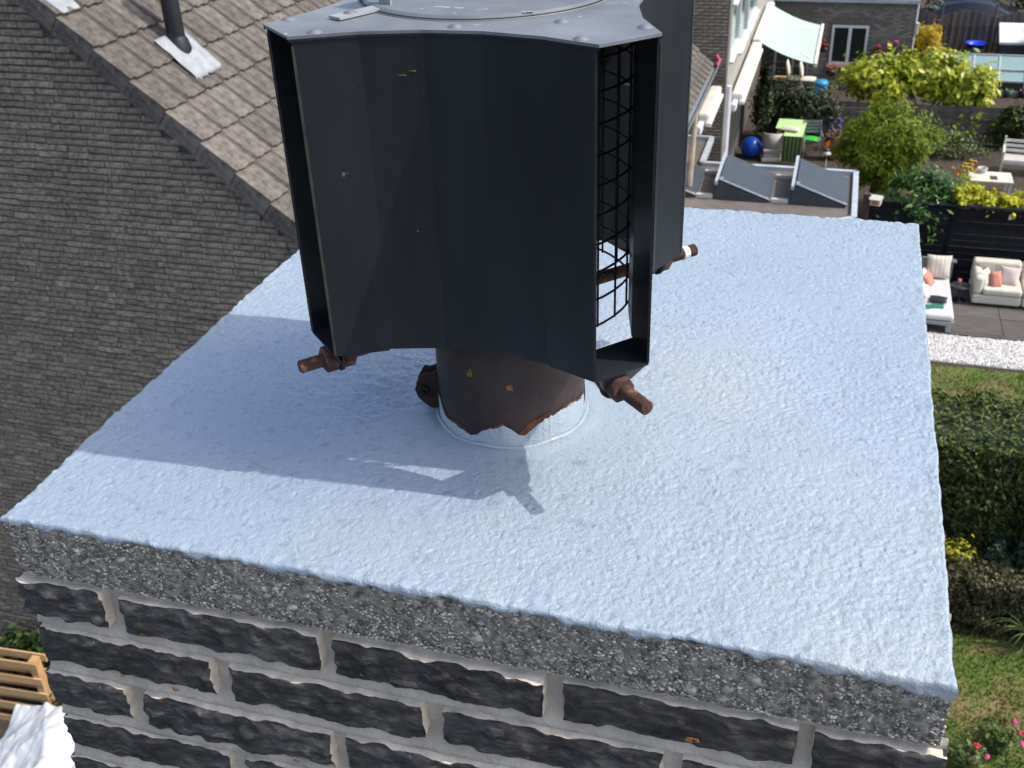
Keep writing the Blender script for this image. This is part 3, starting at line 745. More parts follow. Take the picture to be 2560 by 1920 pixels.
    # rods through the corners
    for k in range(4):
        a = R(-45+90*k); d = Vector((math.cos(a), math.sin(a), 0)); z = .141
        L = (.252, .256, .25, .240)[k]
        b = MB(); pts, rad = [], []; nt_ = 0
        r0 = rp*.95; x = r0
        while x < L:
            pts += [d*x+Vector((0, 0, z)), d*(x+.00125)+Vector((0, 0, z))]; rad += [.0073, .0056]; x += .0025
        pts.append(d*L+Vector((0, 0, z))); rad.append(.0058)
        b.tube(pts, rad, 14)
        rod = b.build('threaded_rod', M['rust'], cowl)
        if k == 1:
            b = MB(); c0 = d*(L-.019)+Vector((0, 0, z)); b.tube([c0, c0+d*.008], .0079, 16); b.build('plastic_ring', M['white'], rod)
        nt2 = MB()
        for (r1, hh, rr_) in ((.201, .014, .0135), (.183, .012, .0135)):
            c0 = d*r1+Vector((0, 0, z)); nt2.tube([c0, c0+d*.0015, c0+d*(hh-.0015), c0+d*hh], [rr_*.9, rr_, rr_, rr_*.88], 6)
        nt2.build('nut', M['rust'], rod)
        ws = MB(); c0 = d*.197+Vector((0, 0, z)); ws.tube([c0, c0+d*.003], .0155, 20); ws.build('washer', M['rustdark'], rod)
    # clamp lugs left of the pipe foot
    cl = MB()
    a = R(187); d = Vector((math.cos(a), math.sin(a), 0)); s_ = Vector((-d.y, d.x, 0))
    for off in (-.009, .008):
        p = d*rp*.985+s_*off; prof = []
        for i in range(15):
            t = math.pi*(-.5+i/14); rr = .021*(1+.16*mnoise.noise((i*.55, off*300, 1)))
            prof.append((.011+rr*math.cos(t)*.85, .036+rr*1.05*math.sin(t)))
        prof = [(0, .012)]+prof+[(0, .062)]; k = len(prof)
        V = [p+d*u_+Vector((0, 0, z_)) for u_, z_ in prof]; V += [q_+s_*.0035 for q_ in V]
        cl.add(V, [tuple(range(k)), tuple(range(k, 2*k))[::-1]]+[(i, k+i, k+(i+1) % k, (i+1) % k) for i in range(k)])
    clamp = cl.build('pipe_clamp', M['rustdark'], cowl)
    bt = MB(); c0 = d*(rp+.017)+Vector((0, 0, .036)); bt.tube([c0-s_*.022, c0+s_*.024], .004, 10); bt.tube([c0-s_*.017, c0-s_*.010], .0075, 6); bt.tube([c0+s_*.010, c0+s_*.017], .0075, 6)
    bt.build('bolt', M['rustdark'], clamp)
    b = MB(); c0 = d*(rp+.012)-s_*.011
    for j in range(12): b.ball(c0+d*(.006*math.sin(j*.8)+.004)+Vector((0, 0, .002+.0042*j)), .0052-.00033*j, 8, 6, 0, (.8, .6, 1.3))
    for j in range(10): b.ball(d*(rp+.004+.003*j)-s_*.002+Vector((0, 0, .006)), .006, 8, 6, 0, (1, 1.2, .8))
    b.build('paint_drip', M['paint'], clamp)
build_cowl()

# ------------------------------------------------------------------ bricks and tiles laid one by one
def in_frame(p):
    d = Vector(p)-CAM; z = d.dot(cF)
    if z <= 0: return False
    x, y = 1280+FPX*d.dot(cR)/z, 960-FPX*d.dot(cU)/z
    if not (-60 < x < 2620 and -60 < y < 1980): return False
    if y > 1296-.91*(x-4) and x < 1000 and y < 1500 and x > 60: return False      # behind the slab
    if 690 < x < 1690 and y < 900: return False                                  # behind the cowl
    return True
def lay(spots, meshes, name, mat_part, mat_mass, parent, limit=300, massname=None):
    """spots: (location, rotation matrix 3x3, scale) nearest visible ones become parts, the rest one mass"""
    spots.sort(key=lambda s: (not in_frame(s[0]), (Vector(s[0])-CAM).length))
    rest = spots[limit:]
    for p, rot, sc in spots[:limit]:
        o = put(name, random.choice(meshes), parent)
        o.matrix_local = Matrix.Translation(p) @ rot.to_4x4() @ Matrix.Diagonal((*sc, 1))
    if rest:
        base = []
        for me in meshes:
            base.append((np.array([v.co for v in me.vertices]), [tuple(f.vertices) for f in me.polygons]))
        V, F, RN = [], [], []; off = 0
        for p, rot, sc in rest:
            bv, bf = random.choice(base)
            A = np.array(rot)
            V.append((bv*np.array(sc)) @ A.T+np.array(p)); q = random.random()
            for f in bf: F.append(tuple(i+off for i in f)); RN.append(q)
            off += len(bv)
        me = bpy.data.meshes.new(massname or name); me.from_pydata(np.concatenate(V).tolist(), [], F); me.materials.append(mat_mass)
        a = me.attributes.new('rnd', 'FLOAT', 'FACE'); a.data.foreach_set('value', np.array(RN, np.float32)); me.update()
        o = put(massname or name, me, parent); o['kind'] = 'stuff'
I3 = Matrix.Identity(3)
def small_brick(mat, L=.21, H=.05, D=.02, seed=0):
    rg = random.Random(seed); b = MB(); j = lambda s: rg.uniform(-s, s)
    f = [(-L/2+.006+j(.006), -D+j(.003), -H/2+.005+j(.003)), (0+j(.02), -D+j(.005), -H/2+.004+j(.003)), (L/2-.006+j(.006), -D+j(.003), -H/2+.005+j(.003)),
         (L/2-.006+j(.006), -D+j(.003), H/2-.005+j(.003)), (0+j(.02), -D+j(.005), H/2-.004+j(.003)), (-L/2+.006+j(.006), -D+j(.003), H/2-.005+j(.003))]
    k = [(-L/2, 0, -H/2), (0, 0, -H/2), (L/2, 0, -H/2), (L/2, 0, H/2), (0, 0, H/2), (-L/2, 0, H/2)]
    b.add(f+k, [(0, 1, 4, 5), (1, 2, 3, 4)]+[(i, 6+i, 6+(i+1) % 6, (i+1) % 6) for i in range(6)]); return b.mesh('brick', mat)

# ------------------------------------------------------------------ the neighbouring house: gable, tiled roof, garden side
YG, YE = 7.0, 19.80
SL, X0, Z0 = .877, -5.54, 8.0                   # roof plane z = Z0 - SL*(x-X0)
roofz = lambda x: Z0-SL*(x-X0)
XEAVE, XFAC, XR = -1.45, -1.92, -7.7
nb = empty('neighbour_house', (-4.5, YG, 0), 0, 'weathered brick house with a grey-brown tiled roof and a large windowless gable', 'house')
def neighbour_house():
    P0 = Vector((-4.5, YG, 0)); sh = lambda p: (p[0]+4.5, p[1]-YG, p[2])
    b = MB()
    xl = 2*XR-XFAC
    poly = [(XFAC, 0), (XFAC, roofz(XFAC)-.13), (XR, roofz(XR)-.13), (xl, roofz(XFAC)-.13), (xl, 0)]
    n = len(poly)
    for y0, y1 in ((YG+.012, YG+.22),):
        b.add([sh((x, y0, z)) for x, z in poly]+[sh((x, y1, z)) for x, z in poly], [tuple(range(n))[::-1], tuple(range(n, 2*n))]+[(i, n+i, n+(i+1) % n, (i+1) % n)[::-1] for i in range(n)])
    b.build('gable_wall', M['joint_gable'], nb)
    b = MB(); b.box(sh((XFAC-.2, YG+.23, 0)), sh((XFAC, YE-.02, roofz(XFAC)-.15)))
    b.build('garden_wall', M['brick_far'], nb)
    ms = [small_brick(M['brick_gable'], .218, .050, .024, i) for i in range(10)]
    spots = []; rg = random.Random(3); row = 0; z = .04
    while z < 9.4:
        x = -9.6+(.113 if row % 2 else 0)+rg.uniform(-.03, .03)
        while x < XFAC-.05:
            half = rg.random() < .14; L = (.105 if half else .21)+rg.uniform(-.022, .022)
            xc = x+L/2
            top = roofz(xc+L/2)-.15 if xc > XR else roofz(2*XR-xc)-.2
            if z+.03 < top and (xc > -9.2):
                spots.append(((xc+4.5, .012, z+rg.uniform(-.004, .004)), Matrix.Rotation(R(rg.uniform(-1.2, 1.2)), 3, 'Y') @ Matrix.Rotation(R(rg.uniform(-1.5, 1.5)), 3, 'Z'), (L/.212, rg.uniform(.5, 1.2), rg.uniform(.86, 1.12))))
            x += L+.009
        z += .0625; row += 1
    # spots are relative to the house, test them in the world
    sp = [((p[0]-4.5, p[1]+YG, p[2]), r_, s_) for p, r_, s_ in spots]
    order = sorted(range(len(sp)), key=lambda i: (not in_frame(sp[i][0]), (Vector(sp[i][0])-CAM).length))
    spots = [spots[i] for i in order]
    lay_sorted(spots, ms, 'brick', M['brick_gable_mass'], nb)
    # tiles
    ang = math.atan(SL); u = Vector((math.cos(ang), 0, -math.sin(ang))); v_ = Vector((0, 1, 0)); w_ = u.cross(v_)
    w_ = Vector((math.sin(ang), 0, math.cos(ang)))
    B = Matrix((u, v_, w_)).transposed()
    tilt = Matrix.Rotation(R(-5.2), 3, 'Y')
    GA, TW = .375, .302
    def tile_mesh(seed, verge=False):
        rg_ = random.Random(seed); b = MB(); prof = []
        pr = [(0, .004), (.016, .032), (.062, .032), (.080, .004), (.135, .003), (.160, .015), (.205, .015), (.228, .003), (.290, .003), (.302, .008)]
        if verge: pr = [(-.03, .028), (.02, .030), (.045, .024), (.080, .004), (.135, .003), (.165, .010), (.205, .010), (.230, .003), (.290, .003), (.302, .008)]
        k = len(pr); Lt = .425; V = []
        for ux in (0, Lt):
            V += [(ux+rg_.uniform(-.004, .004)*(ux > 0), y, h+.022*(ux > 0)*0) for y, h in pr]
        V += [(Lt-.002, y, h-.046) for y, h in pr]
        F = [(i, k+i, k+i+1, i+1) for i in range(k-1)]+[(k+i, 2*k+i, 2*k+i+1, k+i+1) for i in range(k-1)]
        if verge:
            j = len(V); V += [(.055, -.03, .03), (.055, -.03, -.13), (Lt-.004, -.03, -.15), (Lt, .0, -.15), (Lt, .0, .02)]
            F += [(j, j+1, j+2, k), (k, j+2, j+3, j+4)]
        b.add(V, F); return b.mesh('verge_tile' if verge else 'roof_tile', M['tile'])
    tm = [tile_mesh(i) for i in range(4)]; vm_ = [tile_mesh(20+i, True) for i in range(3)]
    Ls = (XEAVE-XR)/math.cos(ang); nrow = int(Ls/GA)+1; ncol = int((YE-YG)/TW)+1
    spots = []; vs_ = []
    off = Vector((XR, 0, roofz(XR)))-w_*.03
    for r_ in range(nrow):
        for c in range(ncol):
            y = YG-.09+c*TW
            s0 = Ls-(r_+1)*GA-.05
            p = off+u*s0+v_*y+w_*(.012+random.uniform(-.003, .003))
            A = B @ tilt @ Matrix.Rotation(R(random.uniform(-.5, .5)), 3, 'Z')
            q = (p.x, p.y, p.z)
            if c == 0: vs_.append((q, A, (1, 1, 1)))
            elif y+TW < YE+.05: spots.append((q, A, (1, 1, 1)))
    srt = lambda L: [((p[0]+4.5, p[1]-YG, p[2]), a, s) for p, a, s in sorted(L, key=lambda s: (not in_frame(s[0]), (Vector(s[0])-CAM).length))]
    lay_sorted(srt(vs_), vm_, 'verge_tile', M['tile_mass'], nb)
    lay_sorted(srt(spots), tm, 'roof_tile', M['tile_mass'], nb)
    b = MB()
    z1 = roofz(XEAVE)
    q = [(XR, roofz(XR)-.06), (XEAVE-.03, z1-.06), (XEAVE-.03, z1-.16), (XR, roofz(XR)-.16)]
    b.add([sh((x, YG+.03, z)) for x, z in q]+[sh((x, YE-.01, z)) for x, z in q], [(0, 1, 2, 3), (7, 6, 5, 4), (0, 4, 5, 1), (1, 5, 6, 2), (2, 6, 7, 3)])
    xl2 = 2*XR-XEAVE
    b.add([sh((XR, YG-.1, roofz(XR)-.03)), sh((xl2, YG-.1, z1-.03)), sh((xl2, YE, z1-.03)), sh((XR, YE, roofz(XR)-.03))], [(0, 3, 2, 1)])
    b.build('roof_boarding', M['bitumen'], nb)
    # gutter along the eave, its red end, downpipe, fascia
    b = MB(); gx, gz = XEAVE+.04, z1-.07
    pr = [(gx-.06, gz+.05), (gx-.055, gz-.02), (gx, gz-.05), (gx+.055, gz-.02), (gx+.06, gz+.05), (gx+.05, gz+.05), (gx+.045, gz-.012), (gx, gz-.035), (gx-.045, gz-.012), (gx-.05, gz+.05)]
    k = len(pr); b.add([sh((x, YG, z)) for x, z in pr]+[sh((x, YE-.05, z)) for x, z in pr], [(i, (i+1) % k, k+(i+1) % k, k+i) for i in range(k)])
    g = b.build('gutter', M['greymetal'], nb)
    b = MB(); b.tube([sh((gx+.02, YE-.10, gz+.02)), sh((gx+.05, YE-.02, gz+.10)), sh((gx-.02, YE-.03, gz+.20))], .045, 8); b.build('gutter_end', M['petal_pink'], g)
    b = MB(); b.tube([sh((gx, 17.0, gz-.04)), sh((gx, 17.0, gz-.25)), sh((gx-.02, 16.9, 3.0))], .045, 10); b.build('downpipe', M['beige'], nb)
    b = MB(); b.box(sh((XFAC+.02, YG+.1, z1-.12)), sh((XEAVE-.07, YE-.05, z1-.08))); b.build('soffit', M['white'], nb)
    b = MB(); b.box(sh((XFAC+.005, 14.2, 3.05)), sh((XFAC+.10, 16.95, z1-.14))); b.box(sh((XFAC+.10, 16.5, 3.05)), sh((XFAC+.42, 16.86, z1-.16))); b.build('window_panel', M['white'], nb)
    # flat-roofed extension
    b = MB(); poly = [(-1.90, 15.80), (.93, 15.84), (1.31, 16.10), (1.31, 18.25), (-1.40, 18.25), (-1.40, 19.72), (-1.90, 19.72)]
    poly = [(x+4.5, y-YG) for x, y in poly]; b.prism(poly, 2.72, 2.93); b.build('flat_roof', M['bitumen'], nb)
    b = MB(); n = len(poly)
    for i in range(n-1):
        p, q = Vector((*poly[i], 2.955)), Vector((*poly[i+1], 2.955)); 
        b.bar(p, q, .09, .09)
    b.build('roof_trim', M['trim'], nb)
    b = MB(); b.box(sh((-1.85, 15.9, 0)), sh((.85, 18.15, 2.71))); b.box(sh((.85, 16.2, 0)), sh((1.22, 18.15, 2.71))); b.build('extension_wall', M['brick_far'], nb)
    # stack at the ridge end
    b = MB(); b.box(sh((-6.45, YG+.02, 7.4)), sh((-5.66, YG+.75, 10.6))); b.build('chimney_stack', M['joint_gable'], nb)
    sp = []; z = 7.6; row = 0
    while z < 10.5:
        x = -6.46+(.11 if row % 2 else 0)
        while x < -5.75:
            L = min(.21, -5.655-x); sp.append(((x+L/2+4.5, .02, z), I3, (L/.21, .9, 1))); x += .222
        z += .0625; row += 1
    V = []
    lay_sorted(sp, ms, 'stack_brick', M['brick_gable_mass'], nb, 0)
    b = MB()
    for i in range(4):
        x = -5.66+.13*i; zt = roofz(x)+.035
        b.add([sh((x, YG-.08, zt)), sh((x+.14, YG-.08, zt-.123)), sh((x+.14, YG+.30, zt-.123)), sh((x, YG+.30, zt)),
               sh((x, YG-.08, zt-.02)), sh((x+.14, YG-.08, zt-.143)), sh((x+.14, YG+.30, zt-.143)), sh((x, YG+.30, zt-.02))], [(0, 1, 2, 3), (7, 6, 5, 4), (0, 4, 5, 1), (1, 5, 6, 2), (2, 6, 7, 3), (3, 7, 4, 0)]) if i < 2 else None
    b.build('lead_flashing', M['zinc'], nb, .008)
def lay_sorted(spots, meshes, name, mat_mass, parent, limit=300):
    for p, rot, sc in spots[:limit]:
        o = put(name, random.choice(meshes), parent)
        o.matrix_local = Matrix.Translation(p) @ rot.to_4x4() @ Matrix.Diagonal((*sc, 1))
    rest = spots[limit:]
    if not rest: return
    base = [(np.array([v.co for v in me.vertices]), [tuple(f.vertices) for f in me.polygons]) for me in meshes]
    V, F, RN = [], [], []; off = 0
    for p, rot, sc in rest:
        bv, bf = random.choice(base)
        V.append((bv*np.array(sc)) @ np.array(rot).T+np.array(p)); q = random.random()
        for f in bf: F.append(tuple(i+off for i in f)); RN.append(q)
        off += len(bv)
    me = bpy.data.meshes.new(name); me.from_pydata(np.concatenate(V).tolist(), [], F); me.materials.append(mat_mass)
    a = me.attributes.new('rnd', 'FLOAT', 'FACE'); a.data.foreach_set('value', np.array(RN, np.float32)); me.update()
    put(name, me, parent)['kind'] = 'stuff'
neighbour_house()

# vent pipe through the tiles, with its flashing
def vent_pipe():
    x, y = -4.90, 7.78; z = roofz(x)
    o = empty('vent_pipe', (x, y, z), 0, 'black vent pipe with white flashing poking through the roof tiles', 'vent pipe')
    b = MB(); b.lathe([(.080, -.1), (.078, .52), (.076, .53)], 22); b.lathe([(.076, .50), (.100, .51), (.100, .60), (.092, .62), (.095, .66), (.085, .9), (.0, .92)], 22)
    b.build('pipe', M['blackpvc'], o)
    b = MB(); b.lathe([(.078, .50), (.103, .505), (.103, .525), (.078, .53)], 22); b.build('collar', M['greymetal'], o)
    ang = math.atan(SL); u = Vector((math.cos(ang), 0, -math.sin(ang))); w_ = Vector((math.sin(ang), 0, math.cos(ang)))
    b = MB(); b.lathe([(.125, -.12), (.118, .0), (.100, .07), (.080, .11)], 20)
    P = lambda s, yy, h: u*s+Vector((0, yy, 0))+w_*h
    b.build('hood', M['blackpvc'], o)
    b = MB(); nx, ny = 16, 12; V = []
    for i in range(nx+1):
        for j in range(ny+1):
            s = -.13+.49*i/nx; yy = -.25+.44*j/ny
            h = .056+.010*mnoise.noise((s*9, yy*9, 2))+.006*math.sin(yy*42)
            if i == nx: s += .03*mnoise.noise((yy*20, 1, 3)); h -= .02
            V.append(P(s, yy, h))
    F = [(i*(ny+1)+j, (i+1)*(ny+1)+j, (i+1)*(ny+1)+j+1, i*(ny+1)+j+1) for i in range(nx) for j in range(ny)]
    b.add(V, F, 0, True); f = b.build('flashing', M['zinc'], o); s_ = f.modifiers.new('s', 'SOLIDIFY'); s_.thickness = .006
vent_pipe()

# wedge-shaped panels on the flat roof
def roof_panels():
    def panel(x, label):
        o = empty('roof_panel', (x, 17.25, 2.93), 0, label, 'panel', 'tilted dark panels on the flat roof')
        L, Wd, h0, h1 = .90, 1.30, .36, .05; y0, y1 = -Wd/2, Wd/2
        b = MB(); b.add([(0, y0, 0), (L, y0, 0), (L, y0, h1-.03), (.06, y0, h0-.03), (0, y1, 0), (L, y1, 0), (L, y1, h1-.03), (.06, y1, h0-.03)],
                        [(0, 1, 2, 3), (7, 6, 5, 4), (0, 3, 7, 4), (1, 5, 6, 2), (3, 2, 6, 7)])
        b.build('mount', M['slateside'], o, .012)
        b = MB(); q = [(.075, h0-.025), (L+.02, h1-.027), (L+.02, h1+.006), (.085, h0+.010)]
        b.add([(x_, y0+.02, z) for x_, z in q]+[(x_, y1-.02, z) for x_, z in q], [(0, 1, 2, 3), (7, 6, 5, 4), (0, 4, 5, 1), (1, 5, 6, 2), (2, 6, 7, 3), (3, 7, 4, 0)])
        b.build('panel_face', M['slate'], o, .006)
        b = MB(); b.bar((.07, y0+.005, h0+.012), (L+.02, y0+.005, h1+.010), .022, .022); b.build('edge_rail', M['alu'], o)
        b = MB(); b.bar((.03, y0-.02, .30), (.03, y1+.05, .36), .05, .06); b.build('back_rail', M['trim'], o)
        b = MB()
        for yy in (y0+.02, y1-.12): b.box((-.30, yy, 0), (-.02, yy+.08, .07))
        b.build('ballast_block', M['wicker'], o, .006)
        b = MB()
        for p in ((.11, y0+.05, h0+.003), (L-.04, y0+.05, h1+.012)): b.box((p[0]-.03, p[1]-.02, p[2]), (p[0]+.03, p[1]+.02, p[2]+.018))
        b.build('clip', M['alu'], o)
    panel(-.98, 'dark tilted panel on wedge mount in the middle of the flat roof')
    panel(.27, 'dark tilted panel on wedge mount at the roof end beside the feathery tree, half shaded')
    panel(-2.20+.0, 'dark tilted panel on wedge mount next to the beige downpipe, mostly hidden')
roof_panels()

# ------------------------------------------------------------------ the house beyond, with its low garden wing
XC = -1.22
fh = empty('far_house', (XC, 19.85, 0), 0, 'dark brick house beyond with white window wall and low garden wing', 'house')
def far_house():
    ox, oy = XC, 19.85; s = lambda x, y, z: (x-ox, y-oy, z)
    b = MB(); b.box(s(-6, 19.86, 0), s(XC-.02, 20.06, 9.5)); b.box(s(-6, 20.06, 0), s(XC-.35, 34.2, 9.0)); b.build('gable_wall', M['joint_gable'], fh)
    ms = [small_brick(M['brick_gable'], seed=50+i) for i in range(4)]
    sp = []; z = 2.2; row = 0
    while z < 6.2:
        x = XC-.035-(.11 if row % 2 else .22)
        first = True; xr = XC-.03
        while xr > -2.15:
            L = (.10 if (first and row % 2) else .21); sp.append((s(xr-L/2, 19.86, z+random.uniform(-.003, .003)), I3, (L/.21, random.uniform(.5, 1), 1))); xr -= L+.012; first = False
        z += .0625; row += 1
    lay_sorted(sp, ms, 'brick', M['brick_gable_mass'], fh, 400)
    # white window wall towards the garden
    b = MB(); b.box(s(XC-.02, 19.84, 0), s(XC+.02, 20.0, 6.2)); b.box(s(XC-.3, 20.0, 2.9), s(XC-.02, 34.2, 4.35)); b.build('white_panel', M['facade'], fh)
    def win(y0, y1, z0, z1):
        f = MB(); t = .07; x0, x1 = XC-.06, XC+.03
        f.box(s(x0, y0, z0), s(x1, y0+t, z1)); f.box(s(x0, y1-t, z0), s(x1, y1, z1)); f.box(s(x0, y0+t, z0), s(x1, y1-t, z0+t)); f.box(s(x0, y0+t, z1-t), s(x1, y1-t, z1))
        w_ = f.build('window', M['white_cool'], fh)
        g = MB(); g.box(s(x0+.03, y0+t, z0+t), s(x0+.045, y1-t, z1-t)); g.build('pane', M['tintglass'], w_)
        g = MB(); g.box(s(x1, y0, z0-.04), s(x1+.07, y1, z0)); g.build('sill', M['white'], w_)
    win(20.05, 21.7, 4.35, 5.35); win(21.75, 23.6, 4.1, 5.35); win(23.65, 25.9, 4.1, 5.35)
    win(20.05, 21.7, 5.4, 6.6); win(21.75, 23.6, 5.4, 6.6); win(23.65, 25.9, 5.4, 6.6)
    b = MB(); b.tube([s(XC+.05, 20.05, 3.9), s(XC+.05, 20.05, .3)], .06, 10); b.build('downpipe', M['white_cool'], fh)
    b = MB(); b.box(s(-5, 20.06, 9.5), s(XC, 34.2, 9.6)); b.build('roof', M['bitumen'], fh)
    # low wing across the garden
    y = 34.4
    b = MB(); b.box(s(-.10, y, 0), s(2.86, y+.2, 2.60)); b.box(s(2.66, y+.2, 0), s(2.86, 42, 2.60)); b.box(s(-3, y, 2.02), s(-.10, y+.2, 2.60)); b.build('wing_wall', M['brick_far'], fh)
    # its courses, seen too small to pick apart
    sp = []; z = .06; row = 0; ms2 = [small_brick(M['brick_far'], seed=70+i) for i in range(4)]
    while z < 2.57:
        x = -.08+(.11 if row % 2 else 0)
        while x < 2.72:
            if not (.44 < x+.1 < 1.63 and .66 < z < 1.96): sp.append((s(x+.105, y, z), I3, (1, .45, 1)))
            x += .222
        z += .0625; row += 1
    lay_sorted(sp, ms2, 'wall_brick', M['brick_far'], fh, 0)
    b = MB(); b.box(s(-3, y-.10, 2.60), s(2.95, 42, 2.72)); b.build('wing_roof', M['trim'], fh)
    b = MB(); t = .075; x0, x1, z0, z1 = .50, 1.58, .74, 1.92
    b.box(s(x0, y-.05, z0), s(x0+t, y-.005, z1)); b.box(s(x1-t, y-.05, z0), s(x1, y-.005, z1)); b.box(s(x0+t, y-.05, z0), s(x1-t, y-.005, z0+t)); b.box(s(x0+t, y-.05, z1-t), s(x1-t, y-.005, z1)); b.box(s((x0+x1)/2-.05, y-.05, z0+t), s((x0+x1)/2+.05, y-.005, z1-t))
    w_ = b.build('window', M['white_cool'], fh)
    b = MB(); b.box(s(x0+t, y-.03, z0+t), s((x0+x1)/2-.05, y-.02, z1-t)); b.box(s((x0+x1)/2+.05, y-.03, z0+t), s(x1-t, y-.02, z1-t)); b.build('pane', M['darkglass'], w_)
    b = MB(); b.box(s(x0-.06, y-.12, z0-.08), s(x1+.06, y-.005, z0-.004)); b.build('sill', M['pallet'], w_)
    b = MB()
    for i in range(16): b.box(s(.46+i*.073, y-.016, 1.95), s(.46+i*.073+.06, y-.001, 2.14))
    b.build('lintel_course', M['brick_far'], fh)
    # garden door under the awning
    b = MB()
    for x in (-1.62, -1.17, -.62, -.16): b.box(s(x, y-.06, .02), s(x+.07, y-.005, 2.02))
    b.box(s(-1.62, y-.07, 0), s(-.09, y-.005, .06)); d = b.build('garden_door', M['greymetal'], fh)
    b = MB(); b.box(s(-1.55, y-.03, .06), s(-.16, y-.02, 2.0)); b.build('pane', M['darkglass'], d)
    b = MB(); b.box(s(2.90, y-.06, 1.70), s(3.0, y+.05, 2.05)); b.box(s(2.86, y-.02, 1.8), s(2.90, y+.02, 1.85)); b.build('wall_lamp', M['cream'], fh, .02)
    b = MB(); b.tube([s(2.90, y+.02, 0), s(2.90, y+.02, 2.6)], .03, 8); b.build('rain_pipe', M['white_cool'], fh)
far_house()

# awnings on the garden side
def awning_open():
    o = empty('awning', (XC, 27.35, 3.45), 0, 'extended mint-green striped awning with white cassette and front bar', 'awning')
    b = MB(); b.box((.02, -2.08, -.10), (.22, 2.08, .12)); b.build('cassette', M['white'], o, .04)
    V, F = [], []; nx, ny = 14, 34
    for i in range(nx+1):
        for j in range(ny+1):
            t = i/nx; y = -2.0+4.0*j/ny
            V.append((.18+t*1.30, y, .04-.48*t-.07*math.sin(t*math.pi)+.006*math.sin(j*1.2)))
    F = [(i*(ny+1)+j, (i+1)*(ny+1)+j, (i+1)*(ny+1)+j+1, i*(ny+1)+j+1) for i in range(nx) for j in range(ny)]
    m_, n, bs = newmat('mint_striped_canvas'); tc = N(n, 'ShaderNodeTexCoord'); sx = N(n, 'ShaderNodeSeparateXYZ'); n.links.new(tc.outputs['Object'], sx.inputs[0])
    mu = N(n, 'ShaderNodeMath', operation='MULTIPLY'); mu.inputs[1].default_value = 34; n.links.new(sx.outputs[1], mu.inputs[0])
    si = N(n, 'ShaderNodeMath', operation='SINE'); n.links.new(mu.outputs[0], si.inputs[0])
    r_ = ramp(n, si.outputs[0], [(.30, (.60, .73, .66)), (.80, (.40, .54, .47))]); n.links.new(r_.outputs[0], bs.inputs['Base Color']); bs.inputs['Roughness'].default_value = .85
    tr = N(n, 'ShaderNodeBsdfTranslucent'); mx = N(n, 'ShaderNodeMixShader'); mx.inputs[0].default_value = .25; n.links.new(r_.outputs[0], tr.inputs[0]); n.links.new(bs.outputs[0], mx.inputs[1]); n.links.new(tr.outputs[0], mx.inputs[2]); n.links.new(mx.outputs[0], n.nodes['Material Output'].inputs[0])
    b = MB(); b.add(V, F, 0, True); c = b.build('canvas', m_, o); s_ = c.modifiers.new('s', 'SOLIDIFY'); s_.thickness = .004
    b = MB(); b.box((1.46, -2.05, -.50), (1.54, 2.05, -.40)); b.build('front_bar', M['white'], o, .015)
    b = MB()
    for yy in (-1.7, 1.7): b.tube([(.15, yy, -.05), (.75, yy*.55, -.26), (1.46, yy, -.45)], .022, 8)
    b.build('arm', M['white_cool'], o)
awning_open()
for nm, (x, y0, y1, z), lb in (('retracted_awning', (XC, 20.85, 25.15, 3.42), 'long white closed awning cassette left of the mint-green awning'),
                               ('retracted_awning', (XFAC+.42, 17.65, 19.45, 3.95), 'short white closed awning beside the grey roof gutter')):
    o = empty(nm, (x, (y0+y1)/2, z), 0, lb, 'awning'); h = (y1-y0)/2
    b = MB(); b.box((.03, -h, -.12), (.26, h, .12)); b.build('cassette', M['white'], o, .05)
    b = MB(); b.box((.20, -h-.06, -.10), (.30, h*.98, -.02)); b.build('front_bar', M['white'], o, .02)
    b = MB(); b.box((.06, -h-.35, -.16), (.17, -h, .0)); b.build('end_cap', M['white_cool'], o, .03)

# ------------------------------------------------------------------ garden with the deck: fence, deck, gravel, seats
def black_fence():
    y = 20.42; x0, x1 = 1.66, 6.4; H = 1.60
    o = empty('black_fence', (x0, y, 0), 0, 'black garden fence of wide horizontal boards behind the lounge seats', 'fence')
    nb_ = 12; bh = H/nb_; me = []
    for k in range(3):
        b = MB(); b.box((0, 0, 0), (1.58, .022, bh-.012)); me.append(b.mesh('board', M['black_wood']))
    for r_ in range(nb_):
        for c in range(3):
            p = put('board', me[r_ % 3], o, (.0+c*1.60, random.uniform(-.005, .005), r_*bh+.02)); p.rotation_euler = (R(random.uniform(-3, 1)), R(random.uniform(-.15, .15)), 0)
    for c in range(4):
        b = MB(); b.box((c*1.60-.05, .024, 0), (c*1.60+.05, .11, H+.03)); b.build('post', M['black_wood'], o, .006)
    b = MB(); b.box((-.05, -.015, H+.032), (4.85, .12, H+.06)); b.build('coping', M['black_wood'], o)
    b = MB(); b.box((-.09, -.12, 0), (.05, -.02, 1.82)); b.build('end_post', M['bark'], o, .006)
    b = MB(); b.box((2.62, -.03, H-.14), (2.68, -.008, H-.08)); b.build('hook', M['alu'], o)
black_fence()
def deck():
    o = empty('deck', (1.6, 18.2, 0), 0, None, None); o['kind'] = 'structure'
    me = []
    for k in range(3):
        b = MB(); b.box((.006, .006, 0), (.894, .694, .055)); me.append(b.mesh('paving_slab', M['deck']))
    for i in range(5):
        for j in range(3):
            put('paving_slab', me[(i+j) % 3], o, (-.03+i*.90, .0+j*.70, random.uniform(-.003, .003)))
    b = MB(); b.box((-.1, -.06, 0), (4.6, .0, .05)); b.build('edge_board', M['deck'], o)
deck()
